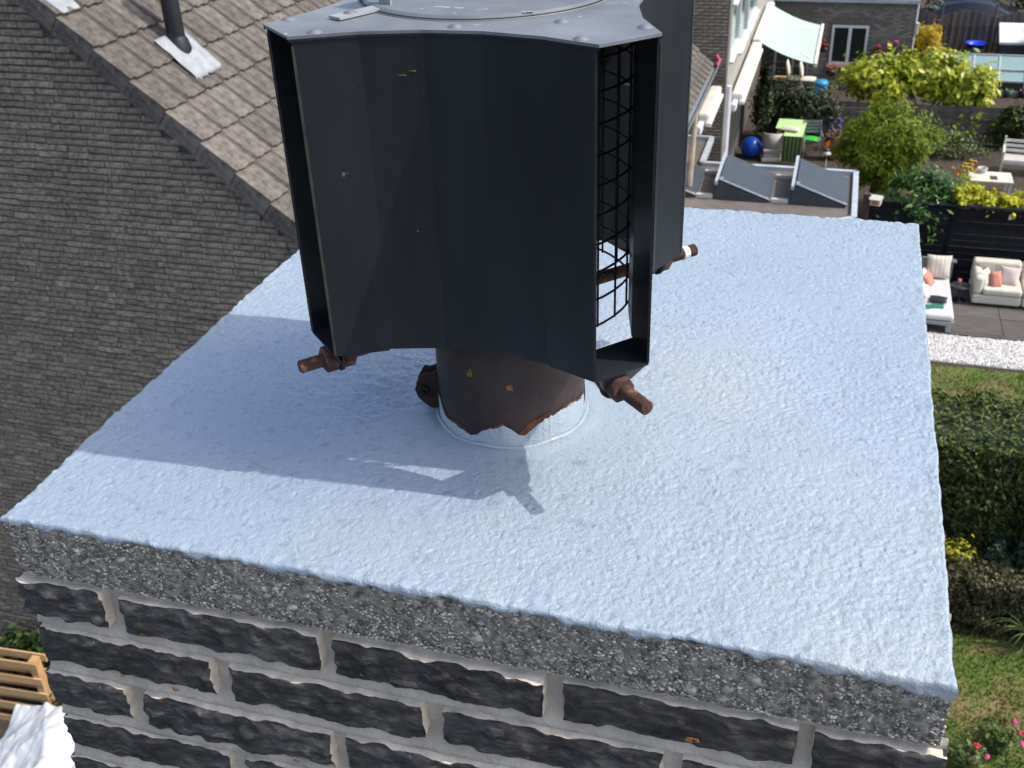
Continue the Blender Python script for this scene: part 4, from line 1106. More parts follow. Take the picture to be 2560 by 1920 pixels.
def gravel():
    b = MB(); b.box((1.6, 17.05, 0), (6.2, 18.13, .02)); g = b.build('gravel_bed', M['concrete']); tag(g, kind='structure')
    rg = rng(21); n = 9000
    c = np.stack([1.7+4.4*rg.random(n), 17.08+1.03*rg.random(n), .022+.012*rg.random(n)], 1); r = .014+.016*rg.random(n)
    o6 = np.array([(1, 0, 0), (-1, 0, 0), (0, 1, 0), (0, -1, 0), (0, 0, .7), (0, 0, -.7)]); f8 = np.array([(0, 2, 4), (2, 1, 4), (1, 3, 4), (3, 0, 4), (2, 0, 5), (1, 2, 5), (3, 1, 5), (0, 3, 5)])
    a = rg.random(n)*6.28; ca, sa = np.cos(a), np.sin(a)
    ob = o6[None]*r[:, None, None]*(1+.3*rg.normal(size=(n, 6, 1)))
    V = np.stack([ob[:, :, 0]*ca[:, None]-ob[:, :, 1]*sa[:, None], ob[:, :, 0]*sa[:, None]+ob[:, :, 1]*ca[:, None], ob[:, :, 2]], 2)+c[:, None]
    F = (f8[None]+6*np.arange(n)[:, None, None]).reshape(-1, 3); q = rg.random(n)
    t = put('white_gravel', np_mesh('white_gravel', V.reshape(-1, 3), F, M['gravel'], np.repeat(q, 8)), None); tag(t, 'strip of white gravel along the deck edge', 'gravel', kind='stuff')
gravel()
DZ = .055
def sofa():
    o = empty('garden_sofa', (4.55, 19.8, DZ), 0, 'cream upholstered two-part garden sofa beside the black fence', 'sofa')
    x0 = -.78; xm = .10; x1 = 1.0
    for a, b_ in ((x0, xm), (xm+.015, x1)):
        b = MB(); b.box((a, -.42, .05), (b_, .38, .24)); b.build('base', M['cream'], o, .04, 3)
        b = MB(); b.box((a+(.17 if a == x0 else .01), -.44, .245), (b_-.01, .20, .385)); b.build('seat', M['cream'], o, .05, 4)
        b = MB(); b.box((a+(.0 if a == x0 else .0), .20, .245), (b_, .42, .68)); b.build('backrest', M['cream'], o, .06, 4)
    b = MB(); b.box((x0, -.42, .245), (x0+.16, .195, .60)); b.build('armrest', M['cream'], o, .06, 4)
    b = MB()
    for x in (x0+.1, xm-.1, x1-.1):
        for y in (-.34, .30): b.box((x-.03, y-.03, 0), (x+.03, y+.03, .05))
    b.build('foot', M['dark'], o)
sofa()
def cushion(loc, size, tilt, rz, mat, label, group=None, rx=True):
    m_ = Matrix.Rotation(R(rz), 4, 'Z') @ Matrix.Rotation(R(tilt), 4, 'X')
    b = MB(); b.pillow((0, 0, 0), size, m_); o = b.build('cushion', M[mat]); o.location = loc
    tag(o, label, 'cushion', group); return o
def striped():
    m_, n, bs = newmat('striped_cushion_cloth'); tc = N(n, 'ShaderNodeTexCoord'); sx = N(n, 'ShaderNodeSeparateXYZ'); n.links.new(tc.outputs['Object'], sx.inputs[0])
    mu = N(n, 'ShaderNodeMath', operation='MULTIPLY'); mu.inputs[1].default_value = 80; n.links.new(sx.outputs[0], mu.inputs[0]); si = N(n, 'ShaderNodeMath', operation='SINE'); n.links.new(mu.outputs[0], si.inputs[0])
    r_ = ramp(n, si.outputs[0], [(.35, (.70, .66, .56)), (.8, (.54, .49, .40))]); n.links.new(r_.outputs[0], bs.inputs['Base Color']); bs.inputs['Roughness'].default_value = .9; M['striped'] = m_
striped()
cushion((4.00, 19.90, DZ+.50), (.36, .33, .12), 68, 8, 'sage', 'sage green cushion at the back corner of the cream sofa')
cushion((3.98, 19.62, DZ+.50), (.30, .34, .14), 62, 52, 'cream', 'cream cushion leaning on the sofa armrest')
cushion((4.16, 19.58, DZ+.49), (.22, .34, .15), 62, 18, 'rosecloth', 'salmon pink cushion on the cream sofa')
cushion((4.40, 19.72, DZ+.52), (.38, .38, .15), 60, -14, 'palepink', 'pale pink round cushion on the cream sofa')
def daybed():
    o = empty('daybed', (2.86, 19.05, DZ), 0, 'grey garden daybed with dark frame on the deck', 'daybed')
    b = MB(); b.box((-.5, -.92, .14), (.52, .92, .22)); b.build('frame', M['greymetal'], o, .01)
    b = MB(); b.box((-.49, -.91, .225), (.50, .91, .34)); b.build('mattress', M['greycloth'], o, .045, 4)
    for x in (-.44, .44):
        for y in (-.85, .85):
            b = MB(); b.box((x-.05, y-.05, 0), (x+.05, y+.05, .138)); b.build('leg', M['greymetal'], o, .006)
    b = MB(); b.box((-.5, .95, .2), (.55, 1.0, .66)); b.box((.50, .90, .60), (.60, 1.0, .64)); b.build('backrest', M['greymetal'], o, .008)
daybed()
cushion((3.12, 19.78, DZ+.58), (.46, .46, .17), 74, 2, 'striped', 'large beige striped back cushion standing on the grey daybed')
cushion((2.84, 19.50, DZ+.45), (.40, .30, .16), 50, 60, 'palepink', 'pale pink pillow on the daybed under the striped cushion')
cushion((2.96, 19.47, DZ+.43), (.30, .30, .10), 55, 70, 'rosecloth', 'salmon cushion behind the pale pillow on the daybed')
cushion((2.83, 19.02, DZ+.42), (.44, .26, .14), 20, 78, 'cream', 'cream bolster on the daybed near the chimney slab edge')
cushion((3.10, 18.72, DZ+.385), (.32, .27, .07), 0, -8, 'blackcloth', 'black cushion lying flat on the grey daybed')
def throw():
    V, F = [], []; n = 14
    for i in range(n+1):
        for j in range(n+1):
            x, y = -.24+.48*i/n, -.08+.16*j/n
            V.append((x, y+.05*math.sin(x*9), .012+.022*(mnoise.noise((x*11, y*11, 5))+.5)))
    F = [(i*(n+1)+j, (i+1)*(n+1)+j, (i+1)*(n+1)+j+1, i*(n+1)+j+1) for i in range(n) for j in range(n)]
    b = MB(); b.add(V, F, 0, True); o = b.build('throw', M['tealcloth']); o.location = (2.95, 18.45, DZ+.34); tag(o, 'crumpled teal cloth at the foot of the grey daybed', 'cloth')
    s_ = o.modifiers.new('s', 'SOLIDIFY'); s_.thickness = .012
throw()
def side_table():
    o = empty('side_table', (3.56, 19.55, DZ), 0, 'round dark side table between daybed and cream sofa', 'table')
    b = MB(); b.lathe([(0, .34), (.17, .34), (.18, .33), (.17, .31), (0, .31)], 28); b.build('table_top', M['slate'], o)
    b = MB(); b.lathe([(.02, .31), (.02, .02), (.13, .02), (.13, .0), (0, 0)], 20); b.build('pedestal', M['blackpvc'], o)
    b = MB(); b.lathe([(0, 0), (.028, 0), (.032, .09), (.024, .09), (.02, .01)], 14); c = b.build('candle_cup', M['rosecloth']); c.location = (3.53, 19.60, DZ+.342); tag(c, 'small salmon cup on the round dark side table', 'cup')
    b = MB(); b.lathe([(0, 0), (.04, 0), (.05, .03), (.045, .03), (.03, .006)], 14); c = b.build('dish', M['terracotta']); c.location = (3.64, 19.52, DZ+.342); tag(c, 'small brown dish on the round dark side table', 'dish')
side_table()

# hedges, bushes and roses on the right-hand lawns
def hedge(name, label, lo, hi, n, size, mat, seed, core=True, **kw):
    g = rng(seed); c = ((lo[0]+hi[0])/2, (lo[1]+hi[1])/2, 0)
    o = empty(name, c, 0, label, 'hedge')
    q, out = box_points(g, n, np.array(lo)-c, np.array(hi)-c); q[:, 2] = np.maximum(q[:, 2], .02)
    put('foliage', leaf_mesh('foliage', q, size, mat, g, out=out, **kw), o)
    b = MB(); a = .16; b.box((lo[0]-c[0]+a, lo[1]-c[1]+a, 0), (hi[0]-c[0]-a, hi[1]-c[1]-a, hi[2]-a)); b.build('twigs', M['hedgecore'], o)
hedge('clipped_hedge', 'tall dark clipped hedge between the two lawns', (1.7, 10.95, 0), (4.9, 12.30, 2.27), 42000, .075, 'hedge', 31, aspect=.4, up=.5)
hedge('low_hedge', 'low brownish clipped hedge bordering the patchy lawn', (2.2, 10.15, 0), (4.6, 10.62, .86), 14000, .06, 'brown', 32, aspect=.5)
shrub('yellow_bush', 'small golden-leaved bush in front of the dark hedge', 'bush', (2.92, 10.72, .55), (.26, .20, .45), 900, .06, 'yellow', 33, clumps=30, aspect=.6)
shrub('grey_green_bush', 'blue-green feathery bush beside the golden bush', 'bush', (3.35, 10.78, .5), (.30, .2, .5), 1500, .07, 'bluegreen', 34, aspect=.3)
shrub('broadleaf_bush', 'broad-leaved green bush in front of the tall hedge', 'bush', (3.95, 10.78, .9), (.42, .2, .95), 1300, .12, 'bluegreen', 35, aspect=.6)
def arching_plant():
    g = rng(36); o = empty('arching_plant', (3.86, 10.08, 0), 0, 'arching grassy plant with long bright leaves by the low hedge', 'plant')
    b = MB()
    for k in range(40):
        a = g.random()*6.28; L = .5+.4*g.random(); p0 = Vector((0, 0, .0)); w0 = .018
        d = Vector((math.cos(a), math.sin(a), 0)); s_ = Vector((-d.y, d.x, 0)); V = []; n = 6
        for i in range(n+1):
            t = i/n; p = d*L*t*.8+Vector((0, 0, .9*L*(1.75*t-1.35*t*t)+.05)); ww = w0*(1-t*.95); V += [p-s_*ww, p+s_*ww]
        b.add(V, [(2*i, 2*i+1, 2*i+3, 2*i+2) for i in range(n)], 0, True)
    me = b.mesh('leaf_blade', LEAF['weed']); a_ = me.attributes.new('rnd', 'FLOAT', 'FACE'); a_.data.foreach_set('value', g.random(len(me.polygons)).astype(np.float32)); put('leaf_blade', me, o)
arching_plant()
def flowers(parent, pts, size, mat, seed, name='flower'):
    g = rng(seed)
    for p in pts:
        b = MB()
        for k in range(9):
            a = g.random()*6.28; e = g.random(); d = Vector((math.cos(a)*size*.6*e, math.sin(a)*size*.6*e, size*.35*(1-e)+g.normal()*size*.1))
            b.ball(Vector(p)+d, size*(.30+.15*g.random()), 6, 4, 0, (1, 1, .7))
        b.build(name, M[mat], parent)
for (x, y, lb, pts, sd_) in ((2.98, 8.02, 'low rose bush with red and pink blooms at the lawn edge', [(.05, .02, .34, 'petal_red'), (.14, -.08, .30, 'petal_pink'), (.02, -.12, .26, 'petal_pink')], 41),
                             (3.32, 8.42, 'taller leafy rose bush with a row of pink blooms on the lawn', [(.10, -.02, .42, 'petal_pink'), (.15, -.12, .38, 'petal_red'), (.17, -.22, .33, 'petal_pink'), (.22, -.3, .26, 'petal_pink')], 42)):
    o = shrub('rose_bush', lb, 'rose bush', (x, y, .2), (.20, .22, .2), 420, .06, 'weed', sd_, aspect=.55, group='rose bushes on the near lawn')
    for i, (a, b_, c, mt) in enumerate(pts): flowers(o, [(a, b_, c)], .055, mt, sd_*10+i)

# garden shed roof by our house
def lean_to():
    o = empty('garden_shed', (1.3, 4.3, 0), 0, 'flat-roofed garden shed with pale grey top and light metal edge', 'shed')
    b = MB(); b.box((-.8, -1.2, 0), (.78, 1.22, 2.40)); b.build('wall', M['brick_far'], o)
    b = MB(); b.box((-.86, -1.28, 2.402), (.90, 1.30, 2.47)); b.build('roof', M['greycloth'], o)
    b = MB(); b.box((.902, -1.28, 2.40), (.955, 1.352, 2.52)); b.box((-.86, 1.302, 2.40), (.90, 1.352, 2.52)); b.build('roof_trim', M['alu'], o, .008)
lean_to()

# ------------------------------------------------------------------ garden of the feathery tree
def feather_tree():
    g = rng(51); o = empty('feathery_tree', (1.86, 23.75, 0), 0, 'round-crowned tree with fine feathery yellow-green foliage', 'tree')
    b = MB(); b.tube([(0, -.05, -.05), (-.03, -.06, .35), (.02, -.02, .75), (.10, .02, 1.15)], [.085, .07, .06, .045], 12)
    for k in range(9):
        a = k*.7+g.random()*.4; r_ = .5+.35*g.random(); b.tube([(.02, -.02, .6+.05*k), (.1+.45*r_*math.cos(a), .45*r_*math.sin(a), 1.1+.08*k), (.12+r_*math.cos(a), .05+r_*math.sin(a), 1.35+.09*k)], [.035, .02, .006], 7)
    b.build('trunk', M['bark'], o)
    P, out = blob_points(g, 32000, (.18, .22, 1.60), (1.04, .98, 1.04), 135, .17, .45)
    k = P[:, 2] > .45
    put('crown', leaf_mesh('crown', P[k], .125, 'feather', g, out=out[k], aspect=.20, up=.25, droop=.8, fold=.15), o)
feather_tree()
def birdhouse():
    o = empty('birdhouse', (1.815, 20.33, 1.625), R(-12), 'small white birdhouse with an orange front on the end of the black fence', 'birdhouse')
    b = MB(); b.box((-.10, -.085, -.02), (.10, .09, .11)); b.build('box', M['white'], o, .008)
    b = MB(); b.add([(-.12, -.11, .11), (.12, -.11, .11), (.12, .11, .11), (-.12, .11, .11), (-.12, 0, .18), (.12, 0, .18)], [(0, 1, 5, 4), (3, 4, 5, 2), (0, 4, 3), (1, 2, 5), (0, 3, 2, 1)]); b.build('roof', M['white'], o)
    b = MB(); b.box((-.05, -.098, .01), (.06, -.087, .085)); b.build('front', M['orangeplastic'], o)
birdhouse()
shrub('laurel_bush', 'glossy dark-green laurel bush hanging over the black fence', 'bush', (2.72, 21.05, 1.36), (.80, .66, .78), 6500, .13, 'laurel', 52, clumps=80, spread=.2, aspect=.36, droop=.5, up=.5)
def yellow_hedge():
    g = rng(53); o = empty('golden_hedge', (4.4, 20.82, 0), 0, 'bright yellow-green loose hedge along the top of the black fence', 'hedge')
    q, out = [], []
    for k in range(9):
        x = -1.05+.30*k; P, u = blob_points(g, 1700, (x, .05*math.sin(k*2), 1.70-.035*k+.05*math.sin(k*1.7)), (.27, .40, .27), 34, .18, .3); q.append(P); out.append(u)
    put('foliage', leaf_mesh('foliage', np.concatenate(q), .085, 'yellow', g, out=np.concatenate(out), aspect=.5), o)
    b = MB()
    for k in range(9): b.tube([(-1.05+.3*k, 0, -.02), (-1.05+.3*k, .03, 1.6)], .02, 6)
    b.build('stem', M['bark'], o)
yellow_hedge()
o = shrub('ivy_tendril', 'sprig of light green leaves on the left end of the black fence', 'plant', (1.92, 20.34, 1.02), (.13, .05, .26), 60, .09, 'weed', 54, clumps=8, stem=False, aspect=.4)
o = shrub('orange_lily', 'clump of orange flowers above the golden hedge', 'flowers', (3.78, 24.0, .85), (.22, .18, .5), 260, .09, 'yellow', 55, aspect=.35)
for i in range(14):
    q = rng(560+i); flowers(o, [(q.normal()*.14, q.normal()*.08, 1.15+q.normal()*.09)], .065, 'petal_orange', 56+i)
def planter_table():
    o = empty('coffee_table', (4.58, 25.7, 0), 0, 'low white slatted garden table with a square hole in front of the white bench', 'table')
    bm_ = MB()
    me = []
    for k in range(5):
        b = MB()
        y = -.34+.14*k
        if k in (1, 2):
            b.box((-.48, y, .40), (-.02, y+.13, .44)); b.box((.14, y, .40), (.48, y+.13, .44))
        else: b.box((-.48, y, .40), (.48, y+.13, .44))
        b.build('slat', M['cream'], o, .005)
    for x in (-.42, .42):
        for y in (-.28, .30):
            b = MB(); b.box((x-.03, y-.03, 0), (x+.03, y+.03, .398)); b.build('leg', M['cream'], o)
    b = MB(); b.lathe([(0, 0), (.09, 0), (.12, .12), (.10, .12), (.08, .02)], 18); p = b.build('bowl', M['wicker']); p.location = (4.40, 25.95, .44); tag(p, 'shallow white bowl on the low white garden table', 'bowl')
planter_table()
def bench():
    o = empty('bench', (5.75, 27.35, 0), R(-6), 'white slatted wooden garden bench with backrest and armrests', 'bench')
    L = .72
    for k in range(5):
        b = MB(); y = -.28+.10*k; b.box((-L, y, .36), (L, y+.075, .39)); b.build('slat', M['white'], o, .006)
    for k in range(3):
        b = MB(); b.box((-L, .24+.02*k, .44+.115*k), (L, .27+.02*k, .51+.115*k)); b.build('back_slat', M['white'], o, .006)
    for x in (-L-.05, L):
        b = MB(); b.box((x, -.30, 0), (x+.05, -.25, .56)); b.build('leg', M['white'], o, .006)
        b = MB(); b.box((x, .24, 0), (x+.05, .30, .82)); b.build('leg', M['white'], o, .006)
        b = MB(); b.box((x-.005, -.34, .56), (x+.055, .26, .60)); b.build('armrest', M['white'], o, .006)
    b = MB(); b.box((-L, -.29, .28), (L, -.26, .355)); b.build('apron', M['white'], o, .006)
bench()
def wood_fence_between():
    o = empty('boundary_fence', (-1.1, 29.45, 0), 0, 'dark overgrown wooden fence between the two far gardens', 'fence')
    me = []
    for k in range(3):
        b = MB(); b.box((0, 0, 0), (1.77, .02, .155)); me.append(b.mesh('board', M['wood_fence']))
    for c in range(5):
        for r_ in range(6):
            p = put('board', me[(c+r_) % 3], o, (c*1.8+.015, random.uniform(-.004, .004), .02+r_*.165)); p.rotation_euler = (R(-4), 0, 0)
        b = MB(); b.box((c*1.8-.05, .03, 0), (c*1.8+.05, .12, 1.06)); b.build('post', M['wood_fence'], o)
wood_fence_between()
shrub('climbing_shrub', 'dark green climbing shrub covering the fence below the awning', 'shrub', (-.15, 29.0, .85), (1.1, .36, .72), 5200, .12, 'dark', 61, clumps=70, aspect=.5, droop=.3)
shrub('wall_climber', 'sunlit climbing plant at the corner of the white window wall', 'climber', (-1.0, 28.6, 1.15), (.26, .5, .85), 2200, .11, 'dark', 62, clumps=45, aspect=.55)
shrub('wall_climber_top', 'bright leafy shoot growing by the closed awning', 'climber', (-.88, 25.9, 2.0), (.22, .4, .62), 800, .10, 'ivy', 63, clumps=24, aspect=.55) if False else None
shrub('ivy_bush', 'dense dark ivy growing on the boundary fence behind the white bench', 'ivy', (5.55, 29.2, .62), (.72, .24, .62), 2400, .10, 'hedge', 64, clumps=50, aspect=.6)
shrub('leafy_border', 'mixed low leafy border plants at the foot of the fence', 'plants', (3.3, 28.3, .32), (1.6, .55, .36), 2600, .10, 'weed', 65, clumps=60, aspect=.45, stem=False)
shrub('lavender', 'clump of violet flowers beside the feathery tree', 'flowers', (.92, 28.4, .45), (.28, .22, .4), 420, .08, 'dark', 66, aspect=.3)
o = bpy.data.objects['lavender']
for i in range(9):
    q = rng(670+i); flowers(o, [(q.normal()*.14, q.normal()*.10-.1, .75+q.normal()*.12)], .06, 'petal_violet', 68+i)
def lime_shrub():
    g = rng(71); o = empty('lime_tree', (3.2, 30.2, 0), 0, 'broad spreading shrub with large lime-yellow leaves', 'shrub')
    q, out = [], []
    for (c, r_, n, k) in (((-1.25, 0, 1.45), (1.05, .8, .62), 2500, 70), ((-.1, .1, 1.62), (1.15, .85, .62), 2800, 76), ((1.0, -.1, 1.38), (.72, .75, .68), 1900, 50), ((1.35, -.25, .85), (.42, .5, .55), 800, 26), ((1.05, -.45, .45), (.5, .4, .5), 500, 22)):
        P, u = blob_points(g, n, c, r_, k, .22, .6); q.append(P); out.append(u)
    P = np.concatenate(q); P[:, 2] = np.maximum(P[:, 2], .08)
    put('crown', leaf_mesh('crown', P, .17, 'lime', g, out=np.concatenate(out), aspect=.58, up=.5, droop=.9, fold=.12), o)
    b = MB()
    for k in range(6):
        a = k*1.05; b.tube([(.1*math.cos(a), .1*math.sin(a), -.05), (.5*math.cos(a), .3*math.sin(a), .8), (1.3*math.cos(a), .5*math.sin(a), 1.5)], [.05, .035, .012], 7)
    b.build('trunk', M['bark'], o)
lime_shrub()

# patio things
def ball():
    b = MB(); b.ball((0, 0, .275), .275, 36, 20); b.lathe([(.0, .005), (.03, .003), (.04, .012)], 12); o = b.build('exercise_ball', M['blueball']); o.location = (-1.17, 27.35, 0); tag(o, 'large shiny blue exercise ball on the patio', 'ball')
ball()
def garden_chair(x, y, rz, label):
    o = empty('garden_chair', (x, y, 0), R(rz), label, 'chair')
    b = MB(); b.box((-.24, -.25, .26), (.24, .22, .33)); b.build('seat', M['wicker'], o, .02)
    V, F = [], []; n = 10
    for i in range(n+1):
        a = R(180)*i/n; 
        for z in (.30, .50, .70): V.append(((-.25-.03*(z-.3))*math.cos(a), .02-.25*math.sin(a)*(1+.15*(z-.3)) if True else 0, z+.05*math.sin(a)*(z > .6)))
    F = [(i*3+j, (i+1)*3+j, (i+1)*3+j+1, i*3+j+1) for i in range(n) for j in range(2)]
    b = MB(); b.add(V, F, 0, True); c = b.build('backrest', M['wicker'], o); s_ = c.modifiers.new('s', 'SOLIDIFY'); s_.thickness = .03
    b = MB(); b.box((-.27, -.27, .0), (.27, .20, .10)); b.build('base', M['white'], o, .02)
    b = MB(); b.box((-.22, -.2, .10), (.22, .16, .258)); b.build('pedestal', M['wicker'], o, .02)
    return o
garden_chair(-.62, 27.30, 6, 'white wicker tub chair with its back to the flat roof')
def cloth_table():
    o = empty('patio_table', (-.22, 27.55, 0), R(-2), 'patio table under a lime tablecloth with its front drape coloured dark green for shade', 'table')
    b = MB(); b.box((-.34, .05, .70), (.34, .85, .735)); b.box((-.08, -.55, .70), (.34, .049, .735)); b.build('table_top', M['pallet'], o)
    b = MB(); b.box((-.37, .03, .738), (.37, .88, .748)); b.build('tablecloth', M['limecloth'], o)
    V, F = [], []; n = 24
    for i in range(n+1):
        x = -.11+.48*i/n; w_ = .016*math.sin(i*1.3)
        V += [(x, -.57, .742), (x, -.60+w_, .35), (x, -.59+w_*1.5, .06)]
    b = MB(); b.add(V, [(3*i+j, 3*i+j+1, 3*i+j+4, 3*i+j+3) for i in range(n) for j in range(2)], 0, True); b.build('cloth_front', M['limecloth_shade'], o)
    b = MB(); b.box((-.11, -.57, .738), (.37, .028, .748)); b.build('cloth_flap', M['limecloth'], o)
    for x, ys in ((-.3, (.1, .8)), (.3, (-.5, .8))):
        for y in ys:
            b = MB(); b.box((x-.025, y-.025, 0), (x+.025, y+.025, .70)); b.build('leg', M['pallet'], o)
    b = MB(); b.pillow((0, 0, .05), (.5, .30, .11)); c = b.build('seat_pad', M['cream']); c.location = (-.20, 27.40, .75); c.rotation_euler = (R(-8), 0, R(-10)); tag(c, 'cream padded cushion lying on the lime tablecloth', 'cushion')
cloth_table()
def frame_chair(x, y, rz, label):
    o = empty('frame_chair', (x, y, 0), R(rz), label, 'chair')
    for sx in (-.23, .23):
        b = MB(); b.tube([(sx, -.25, 0), (sx, -.25, .58), (sx, .20, .60)], .014, 8); b.tube([(sx, .25, 0), (sx, .20, .45), (sx, .30, .85)], .014, 8); b.build('side_frame', M['greymetal'], o)
    b = MB()
    for k in range(6): b.box((-.22, -.22+.075*k, .40), (.22, -.165+.075*k, .415))
    b.build('seat', M['greymetal'], o)
    b = MB()
    for k in range(4): b.box((-.22, .235+.018*k, .52+.085*k), (.22, .25+.018*k, .58+.085*k))
    b.build('backrest', M['greymetal'], o)
    return o
frame_chair(.36, 27.85, 8, 'grey metal garden chair with a bright green seat cushion')
b = MB(); b.pillow((0, 0, 0), (.40, .36, .09), None, 0, 12, 2.2); o = b.build('cushion', M['limeplastic']); o.location = (.34, 27.78, .455); o.rotation_euler = (0, 0, R(-14)); tag(o, 'bright green round cushion on the grey metal chair', 'cushion')
def pots():
    o = empty('flower_urn', (.88, 27.55, 0), 0, 'tall brown earthenware urn with purple flowers', 'flower pot')
    b = MB(); b.lathe([(0, 0), (.13, 0), (.20, .25), (.21, .45), (.17, .60), (.20, .66), (.17, .66), (.15, .56)], 22); b.build('urn', M['terracotta'], o)
    g = rng(81); P, u = blob_points(g, 120, (0, 0, .72), (.16, .16, .10), 10); put('foliage', leaf_mesh('foliage', P, .06, 'weed', g, out=u), o)
    for i in range(6): q = rng(820+i); flowers(o, [(q.normal()*.07, q.normal()*.06, .78)], .055, 'petal_pink' if i % 2 else 'petal_violet', 83+i)
    o = empty('garden_stake', (.78, 26.95, 0), 0, 'garden stake with a white and purple toadstool and orange butterfly', 'ornament')
    b = MB(); b.tube([(0, 0, -.05), (0, 0, .34)], .014, 8); b.build('stake', M['white'], o)
    b = MB(); b.lathe([(0, .43), (.06, .41), (.11, .35), (.105, .33), (0, .34)], 18); b.build('cap', M['white'], o)
    b = MB(); b.lathe([(0, .50), (.045, .47), (.062, .42), (.0, .415)], 16); b.build('cap_top', M['petal_violet'], o)
    b = MB(); b.add([(-.09, .0, .46), (-.02, 0, .50), (-.01, .02, .66), (-.07, .02, .64), (.05, .03, .70), (.03, .03, .56)], [(0, 1, 2, 3), (1, 5, 4, 2)]); c = b.build('butterfly', M['orangeplastic'], o); c.modifiers.new('s', 'SOLIDIFY').thickness = .008
pots()
# under the awning, in front of the garden door
def stacked_chair(x, y, label):
    o = empty('cushioned_chair', (x, y, 0), R(90), label, 'chair')
    b = MB(); b.pillow((0, 0, .46), (.46, .46, .12)); b.build('seat_cushion', M['cream'], o)
    b = MB(); b.pillow((0, .25, .75), (.46, .50, .12), Matrix.Rotation(R(78), 4, 'X')); b.build('back_cushion', M['cream'], o)
    for sx in (-.22, .22):
        for sy in (-.22, .22):
            b = MB(); b.box((sx-.02, sy-.02, 0), (sx+.02, sy+.02, .40)); b.build('leg', M['white'], o)
stacked_chair(-.42, 33.6, 'cream cushioned chair left of the blue barrel under the awning')
stacked_chair(-.02, 33.55, 'cream cushioned chair beside the blue barrel near the awning post')
b = MB(); b.box((-.42, -.2, .36), (.42, .2, .42)); b.box((-.40, -.16, 0), (-.34, .16, .36)); b.box((.34, -.16, 0), (.40, .16, .36)); o = b.build('wooden_bench', M['pallet']); o.location = (-1.12, 33.75, 0); tag(o, 'low brown wooden bench in the shade under the awning', 'bench')
o = empty('blue_barrel', (.36, 33.2, 0), 0, 'bright blue plastic barrel with lid beside the far terrace', 'barrel')
b = MB(); b.lathe([(0, 0), (.20, 0), (.215, .2), (.20, .42), (0, .42)], 22); b.build('body', M['blueplastic'], o)
b = MB(); b.lathe([(.225, .425), (.225, .47), (.18, .53), (0, .54)], 22); b.build('lid', M['blueplastic'], o)
shrub('potted_grass', 'small yellowish plant beside the blue barrel', 'plant', (.62, 33.0, .28), (.22, .2, .26), 260, .09, 'weed', 85, aspect=.3)
b = MB(); b.box((-1.4, -.1, 0), (3.4, .10, .12)); o = b.build('terrace_edge', M['concrete']); o.location = (0, 31.9, 0); tag(o, kind='structure')
# hanging baskets on the wing wall
for (x, z, mt, lb, s_) in ((1.92, 1.24, 'petal_red', 'hanging basket of red geraniums right of the white window', 1), (2.38, 1.36, 'petal_pink', 'wide hanging basket of pink geraniums near the wall corner', 1.15), (2.72, 1.16, 'petal_pink', 'small hanging basket of pink geraniums at the wall corner', .75), (.30, 1.28, 'petal_red', 'dull red hanging basket between awning and white window', .8), (.62, .55, 'petal_pink', 'pink flowers in a dark pot under the white window', .8)):
    o = empty('flower_basket', (x, 34.22, z), 0, lb, 'flower basket', 'flower baskets on the far wall'); g = rng(int(x*100))
    b = MB(); b.lathe([(0, -.16), (.08, -.14), (.13, -.02), (.13, .0), (0, 0)], 14); b.bar((0, .0, .30), (0, .17, .30), .015); b.bar((0, 0, 0), (0, 0, .30), .008) if z > .8 else None; b.build('basket', M['blackpvc'], o)
    P, u = blob_points(g, 110, (0, 0, -.01), (.17*s_, .12, .13), 12); put('foliage', leaf_mesh('foliage', P, .06, 'dark', g, out=u, aspect=.7), o)
    for i in range(9): q = rng(int(x*100)+i+1); flowers(o, [(q.normal()*.11*s_, -.06+q.normal()*.05, .05+q.normal()*.07)], .062, mt, i+3)
